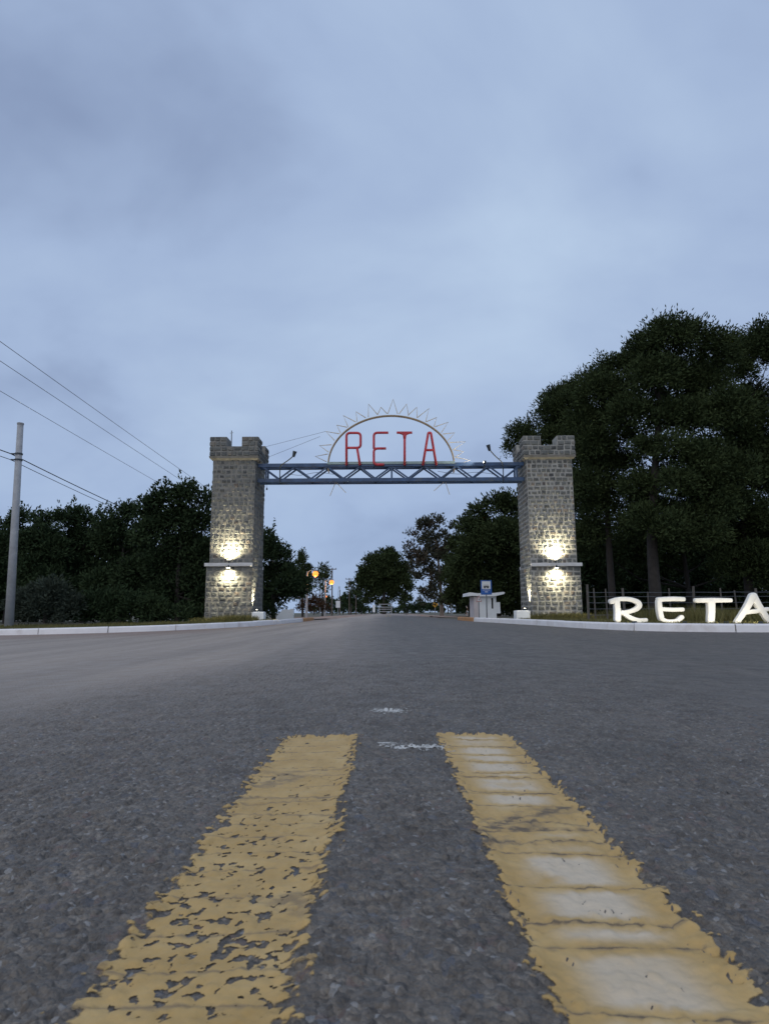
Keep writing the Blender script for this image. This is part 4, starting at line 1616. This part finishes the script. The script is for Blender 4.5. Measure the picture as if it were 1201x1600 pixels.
PG = 'tall pines on the right'
tree('pine_tree', 'tallest dark pine on the right, its thick trunk rising behind the big E', 'pine tree', 30, 1026,
     [(1035, 538, 40), (1085, 533, 40), (1008, 540, 28), (1120, 548, 36), (1010, 600, 42), (1060, 590, 48), (1110, 605, 46), (985, 650, 36), (1035, 655, 44), (1085, 665, 42), (1125, 650, 36), (1010, 705, 26), (1105, 715, 40), (1130, 745, 36), (1030, 800, 38), (1060, 815, 32), (1000, 815, 30), (1085, 760, 30), (1045, 745, 26), (1020, 570, 34), (1090, 640, 36), (1000, 760, 26), (1032, 710, 26, -1.2), (1040, 765, 26, -1.4), (1028, 830, 28, -1.2), (1060, 850, 26, -1), (1075, 730, 40), (1095, 770, 44), (1105, 800, 30, -.8), (1090, 840, 30, -1.)],
     M['pine'], M['bark'], 21, clump=.42, L=.19, Wd=.066, dens=1.4, r0=.30, group=PG)
tree('pine_tree', 'tall pine at the right edge of the picture behind the big A', 'pine tree', 33, 1172,
     [(1155, 545, 36), (1195, 545, 42), (1240, 570, 55), (1125, 575, 34), (1140, 640, 30), (1150, 590, 22), (1215, 640, 38), (1160, 660, 34), (1195, 690, 40), (1240, 680, 50), (1150, 720, 34), (1180, 750, 42), (1225, 770, 50), (1160, 800, 36), (1200, 840, 45), (1150, 850, 34), (1240, 860, 50), (1135, 800, 34), (1120, 840, 32), (1180, 620, 26), (1150, 690, 30), (1170, 560, 34), (1165, 880, 34, -1.2), (1195, 900, 34, -1.), (1145, 755, 44), (1190, 720, 40), (1160, 640, 40), (1130, 890, 28, -.6), (1215, 910, 34, -1), (1180, 820, 34, -1.2)],
     M['pine'], M['bark'], 22, clump=.42, L=.19, Wd=.066, dens=1.4, r0=.25, group=PG)
tree('pine_tree', 'broad dark pine right behind the right stone tower', 'pine tree', 33, 958,
     [(935, 592, 30), (965, 570, 32), (1000, 560, 28), (925, 625, 36), (965, 620, 40), (910, 665, 34), (950, 668, 38), (985, 690, 20), (920, 705, 36), (945, 735, 28), (915, 765, 34), (940, 800, 32), (990, 795, 26), (975, 830, 30), (920, 840, 30), (960, 770, 30), (980, 725, 26), (945, 700, 34)],
     M['pine'], M['bark'], 23, clump=.42, L=.19, Wd=.066, dens=1.4, r0=.20, group=PG)
tree('pine_tree', 'pine whose side branches show above and left of the right tower crown', 'pine tree', 37, 890,
     [(872, 625, 26), (895, 610, 22), (855, 650, 24), (830, 668, 18), (808, 680, 17), (800, 700, 14), (825, 695, 20), (880, 665, 34), (860, 695, 28), (900, 710, 34), (880, 750, 34), (905, 790, 32), (925, 730, 26), (870, 800, 28), (905, 850, 32), (890, 640, 28), (900, 680, 30), (915, 760, 30), (930, 830, 30)],
     M['pine'], M['bark'], 24, clump=.42, L=.19, Wd=.066, dens=1.4, r0=.20, group=PG)
tree('pine_tree', 'shaded pine deep in the stand between the broad pine and the tallest pine', 'pine tree', 42, 1078,
     [(1075, 850, 42), (1030, 860, 36), (1120, 855, 44), (985, 865, 36), (1060, 830, 30), (1100, 800, 26), (1150, 870, 40), (945, 860, 34), (1010, 760, 20)],
     M['pine'], M['bark'], 25, clump=.50, L=.28, Wd=.11, dens=1.5, r0=.2, group=PG)
UG = 'dark undergrowth below the right pines'
ulab = ['dark bush beneath the pines just right of the right tower', 'dark bush beneath the pines behind the big R', 'dark bush beneath the pines behind the big E', 'dark bush beneath the pines behind the big T', 'dark bush beneath the pines behind the big A']
for k, x in enumerate((915, 985, 1055, 1125, 1195)):
    tree('bush', ulab[k], 'bush', 48 + k % 2 * 2, x, [(x - 15, 905, 36), (x + 18, 900, 38), (x, 870, 34), (x - 25, 940, 30), (x + 25, 938, 30), (x, 945, 28), (x + 8, 840, 30), (x - 24, 955, 16), (x + 24, 955, 16), (x + 2, 957, 16)],
         M['shrub'], M['bark'], 60 + k, clump=.6, L=.36, Wd=.12, dens=1.7, r0=.1, group=UG)

MG = 'trees behind the bus shelter'
tree('pine_tree', 'dense dark pine behind the bus shelter, left of the right tower', 'pine tree', 52, 778,
     [(780, 850, 42), (745, 868, 32), (790, 900, 40), (760, 925, 30), (795, 790, 22), (770, 795, 22), (745, 805, 18), (810, 800, 20), (730, 830, 22), (760, 835, 30), (795, 835, 32), (740, 865, 28), (780, 875, 34), (815, 870, 28), (755, 905, 26), (795, 910, 28), (820, 915, 26), (775, 930, 24), (790, 950, 18), (812, 952, 16), (835, 950, 18), (805, 940, 22), (830, 940, 22), (740, 935, 20), (760, 945, 18), (715, 890, 18)],
     M['pine'], M['bark'], 31, clump=.55, L=.34, Wd=.12, dens=1.5, r0=.22, group=MG)
tree('pine_tree', 'smaller dark pine between the eucalyptus and the dense pine', 'pine tree', 58, 735,
     [(725, 890, 28), (718, 920, 24), (718, 850, 18), (735, 880, 24), (712, 880, 18), (725, 908, 20), (745, 925, 22), (705, 905, 14), (770, 935, 20), (728, 822, 14), (712, 935, 18), (730, 945, 16), (750, 905, 20)],
     M['pine'], M['bark'], 32, clump=.5, L=.34, Wd=.12, dens=1.6, r0=.18, group=MG)
tree('eucalyptus_tree', 'ragged pale-trunked eucalyptus with sky showing through, left of the dark pines', 'eucalyptus', 66, 690,
     [(662, 822, 15), (680, 815, 12), (645, 838, 11), (640, 858, 10), (672, 845, 17), (695, 838, 12), (710, 822, 9), (656, 872, 15), (690, 868, 17), (668, 895, 15), (650, 900, 10), (694, 898, 15), (676, 920, 12), (705, 880, 11), (660, 925, 9), (675, 865, 16), (665, 880, 14), (685, 905, 15), (672, 935, 12), (690, 940, 12), (658, 940, 9), (702, 930, 12), (710, 900, 11), (645, 870, 12), (648, 885, 11), (700, 855, 12), (675, 828, 14)],
     M['euca'], M['bark_pale'], 33, clump=.42, L=.34, Wd=.13, dens=.95, r0=.22, per=22)
tree('pine_tree', 'round-crowned pine standing at the far end of the road', 'pine tree', 122, 600,
     [(600, 888, 27), (582, 905, 24), (620, 905, 24), (602, 920, 22), (598, 868, 13), (565, 920, 11), (610, 935, 11), (640, 918, 8), (582, 880, 15), (614, 876, 13), (630, 886, 11), (570, 895, 12), (595, 892, 20), (620, 900, 20), (578, 912, 16), (604, 914, 18), (632, 910, 12), (563, 905, 8), (640, 900, 7), (590, 926, 12), (622, 926, 13), (577, 936, 10), (597, 943, 8), (634, 938, 10), (648, 905, 6), (610, 862, 9)],
     M['pine'], M['bark'], 34, clump=.7, L=.48, Wd=.24, dens=1.7, r0=.35, per=26)
FG = 'small distant trees at the end of the road'
far_trees = [(545, 230, [(541, 952, 8), (552, 953, 8), (563, 954, 8), (574, 955, 7), (585, 955, 7)], 'low dark hedge behind the plain grey post'),
             (620, 230, [(597, 955, 7), (608, 954, 8), (619, 955, 7), (630, 953, 8), (641, 955, 7)], 'low dark hedge behind the wooden frame'),
             (672, 210, [(652, 954, 8), (663, 951, 9), (675, 950, 10), (687, 953, 9)], 'low dark hedge behind the yellow road sign'),
             (715, 140, [(700, 936, 10), (712, 925, 12), (724, 935, 12), (718, 955, 10), (732, 952, 10)], 'dark round bush left of the bus shelter roof'),
             (520, 210, [(487, 953, 8), (498, 954, 8), (509, 952, 9), (521, 954, 8), (532, 953, 8)], 'low dark hedge behind the white notice board'),
             (548, 150, [(548, 915, 7), (552, 928, 9), (543, 935, 9), (553, 942, 10)], 'small distant tree beside the left edge of the round pine'),
             (536, 170, [(537, 938, 8), (530, 944, 8), (541, 946, 8)], 'low distant tree left of the faraway pole'),
             (515, 180, [(512, 938, 8), (520, 944, 8), (505, 946, 8)], 'low distant tree behind the orange lamps'),
             (655, 175, [(652, 944, 7), (660, 948, 7), (645, 949, 6)], 'low distant bush between the round pine and the eucalyptus'),
             (565, 160, [(562, 930, 7), (568, 940, 8), (560, 946, 8)], 'small distant tree under the left side of the round pine'),
             (700, 120, [(695, 940, 8), (712, 938, 8), (722, 942, 8), (705, 948, 7)], 'dark distant bush behind the trunk of the eucalyptus'),
             (635, 150, [(630, 947, 6), (640, 949, 6)], 'tiny distant bush right of the wooden frame')]
for k, (x, Y, lb, lab_) in enumerate(far_trees):
    tree('small_tree', lab_, 'tree', Y, x, lb, M['shrub'], M['bark'], 70 + k, clump=.7, L=.5, Wd=.3, dens=1.3, r0=.12, group=FG, per=20)

# left side
LG = 'dark trees and scrub on the left verge'
tree('broadleaf_tree', 'tall dark broadleaf tree just left of the left stone tower with shoots above its top', 'tree', 29, 278,
     [(262, 778, 20), (292, 776, 20), (240, 790, 18), (318, 780, 18), (225, 805, 16), (275, 812, 30), (310, 820, 28), (240, 835, 30), (285, 860, 34), (320, 870, 30), (245, 885, 32), (300, 910, 34), (260, 930, 34), (325, 935, 28)],
     M['shrub'], M['bark'], 41, clump=.36, L=.19, Wd=.085, dens=1.9, r0=.14, group=LG, shoot=46)
tree('scrub_tree', 'dark scrub tree left of the tall broadleaf tree, its tip pointed', 'tree', 31, 190,
     [(192, 812, 14), (205, 800, 12), (168, 806, 13), (180, 835, 24), (210, 845, 24), (160, 850, 24), (185, 885, 32), (215, 900, 30), (165, 915, 30), (200, 940, 28)],
     M['shrub'], M['bark'], 42, clump=.36, L=.20, Wd=.075, dens=1.9, r0=.12, group=LG, shoot=22)
tree('scrub_tree', 'dark scrub tree in the middle of the left thicket', 'tree', 33, 128,
     [(127, 806, 12), (110, 818, 15), (145, 816, 14), (125, 845, 26), (150, 855, 24), (100, 860, 24), (130, 895, 32), (105, 925, 28), (150, 930, 28)],
     M['shrub'], M['bark'], 43, clump=.38, L=.21, Wd=.075, dens=1.9, r0=.12, group=LG, shoot=18)
tree('scrub_tree', 'dark scrub tree just right of the concrete pole', 'tree', 32, 72,
     [(95, 812, 13), (72, 815, 14), (55, 812, 11), (75, 845, 24), (52, 850, 22), (95, 865, 24), (65, 890, 28), (90, 915, 28), (50, 925, 26)],
     M['shrub'], M['bark'], 44, clump=.38, L=.21, Wd=.075, dens=1.9, r0=.12, group=LG, shoot=18)
tree('scrub_tree', 'dark scrub tree behind the concrete pole at the left edge', 'tree', 33, 8,
     [(35, 808, 12), (15, 825, 16), (-5, 838, 20), (-35, 845, 26), (25, 855, 24), (0, 880, 30), (-35, 895, 34), (25, 905, 28), (5, 935, 28)],
     M['shrub'], M['bark'], 45, clump=.38, L=.21, Wd=.075, dens=1.9, r0=.12, group=LG, shoot=14)
tree('grey_shrub', 'low greyish feathery shrub at the foot of the thicket beside the concrete pole', 'shrub', 25, 66,
     [(60, 930, 24), (85, 925, 20), (40, 940, 22), (105, 945, 18), (70, 950, 22), (25, 950, 16), (45, 962, 12), (80, 962, 12), (105, 962, 11)],
     M['grey_shrub'], M['bark'], 46, clump=.30, L=.17, Wd=.045, dens=1.6, r0=.05, group=LG, trunk=False)
tree('grey_shrub', 'low dark shrub at the foot of the thicket left of the tall broadleaf tree', 'shrub', 26, 160,
     [(150, 945, 22), (180, 940, 20), (210, 948, 22), (240, 950, 20), (130, 952, 18), (140, 962, 12), (170, 962, 12), (200, 962, 12), (230, 962, 12), (262, 958, 14), (290, 960, 13), (315, 960, 12)],
     M['shrub'], M['bark'], 47, clump=.30, L=.17, Wd=.06, dens=1.6, r0=.05, group=LG, trunk=False)
HG = 'dark bushes behind the left thicket'
for k, (x, lab_) in enumerate(((-20, 'dark bush behind the thicket at the left edge'), (45, 'dark bush behind the thicket left of the pole foot'), (110, 'dark bush behind the thicket below its lowest dip'),
                               (175, 'dark bush behind the pointed scrub tree'), (240, 'dark bush behind the tall broadleaf tree, its left half'), (310, 'dark bush behind the left stone tower'))):
    tree('bush', lab_, 'bush', 38 + k % 2 * 1.5, x, [(x - 18, 905, 32), (x + 18, 895, 34), (x, 865, 30), (x - 25, 940, 28), (x + 25, 935, 28), (x, 945, 26), (x + 5, 920, 34), (x - 24, 957, 16), (x, 958, 16), (x + 24, 957, 16), (x - 12, 960, 14), (x + 12, 960, 14)],
         M['shrub'], M['bark'], 80 + k, clump=.5, L=.32, Wd=.14, dens=1.5, r0=.08, group=HG, trunk=False)
BG = 'trees right of the left tower'
tree('broadleaf_tree', 'dark bushy tree just right of the left stone tower', 'tree', 36, 428,
     [(414, 838, 12), (422, 850, 14), (435, 868, 16), (412, 870, 20), (440, 890, 18), (455, 900, 14), (415, 905, 24), (445, 918, 20), (466, 912, 12), (425, 935, 22), (420, 952, 14), (405, 955, 12), (458, 926, 14), (472, 922, 10), (405, 930, 20)],
     M['shrub'], M['bark'], 48, clump=.36, L=.22, Wd=.09, dens=1.8, r0=.14, group=BG, shoot=16)
tree('conifer_tree', 'pointed conifer behind the nearest orange street lamp', 'conifer', 70, 473,
     [(472, 862, 3.5), (473, 870, 6), (470, 880, 9), (476, 890, 11), (468, 900, 12), (480, 905, 11), (474, 918, 12), (464, 928, 12)],
     M['pine'], M['bark'], 49, clump=.4, L=.36, Wd=.10, dens=1.6, r0=.14, group=BG, per=24)
tree('pine_tree', 'thin ragged pine between the two orange street lamps', 'pine tree', 84, 504,
     [(504, 888, 8), (512, 893, 7), (497, 897, 8), (507, 903, 9), (493, 908, 7), (514, 908, 5), (502, 918, 7), (488, 920, 6), (510, 922, 5)],
     M['pine'], M['bark'], 50, clump=.5, L=.42, Wd=.12, dens=.8, r0=.14, group=BG, per=22)
tree('dry_bush', 'reddish dry bush at the foot of the nearest orange street lamp', 'bush', 64, 488,
     [(478, 945, 9), (490, 940, 10), (500, 946, 8), (470, 950, 7), (486, 952, 7), (508, 950, 6)],
     M['rust'], M['bark'], 51, clump=.4, L=.34, Wd=.07, r0=.06, group=BG, trunk=False, per=22)

print('leaves', NLEAF)
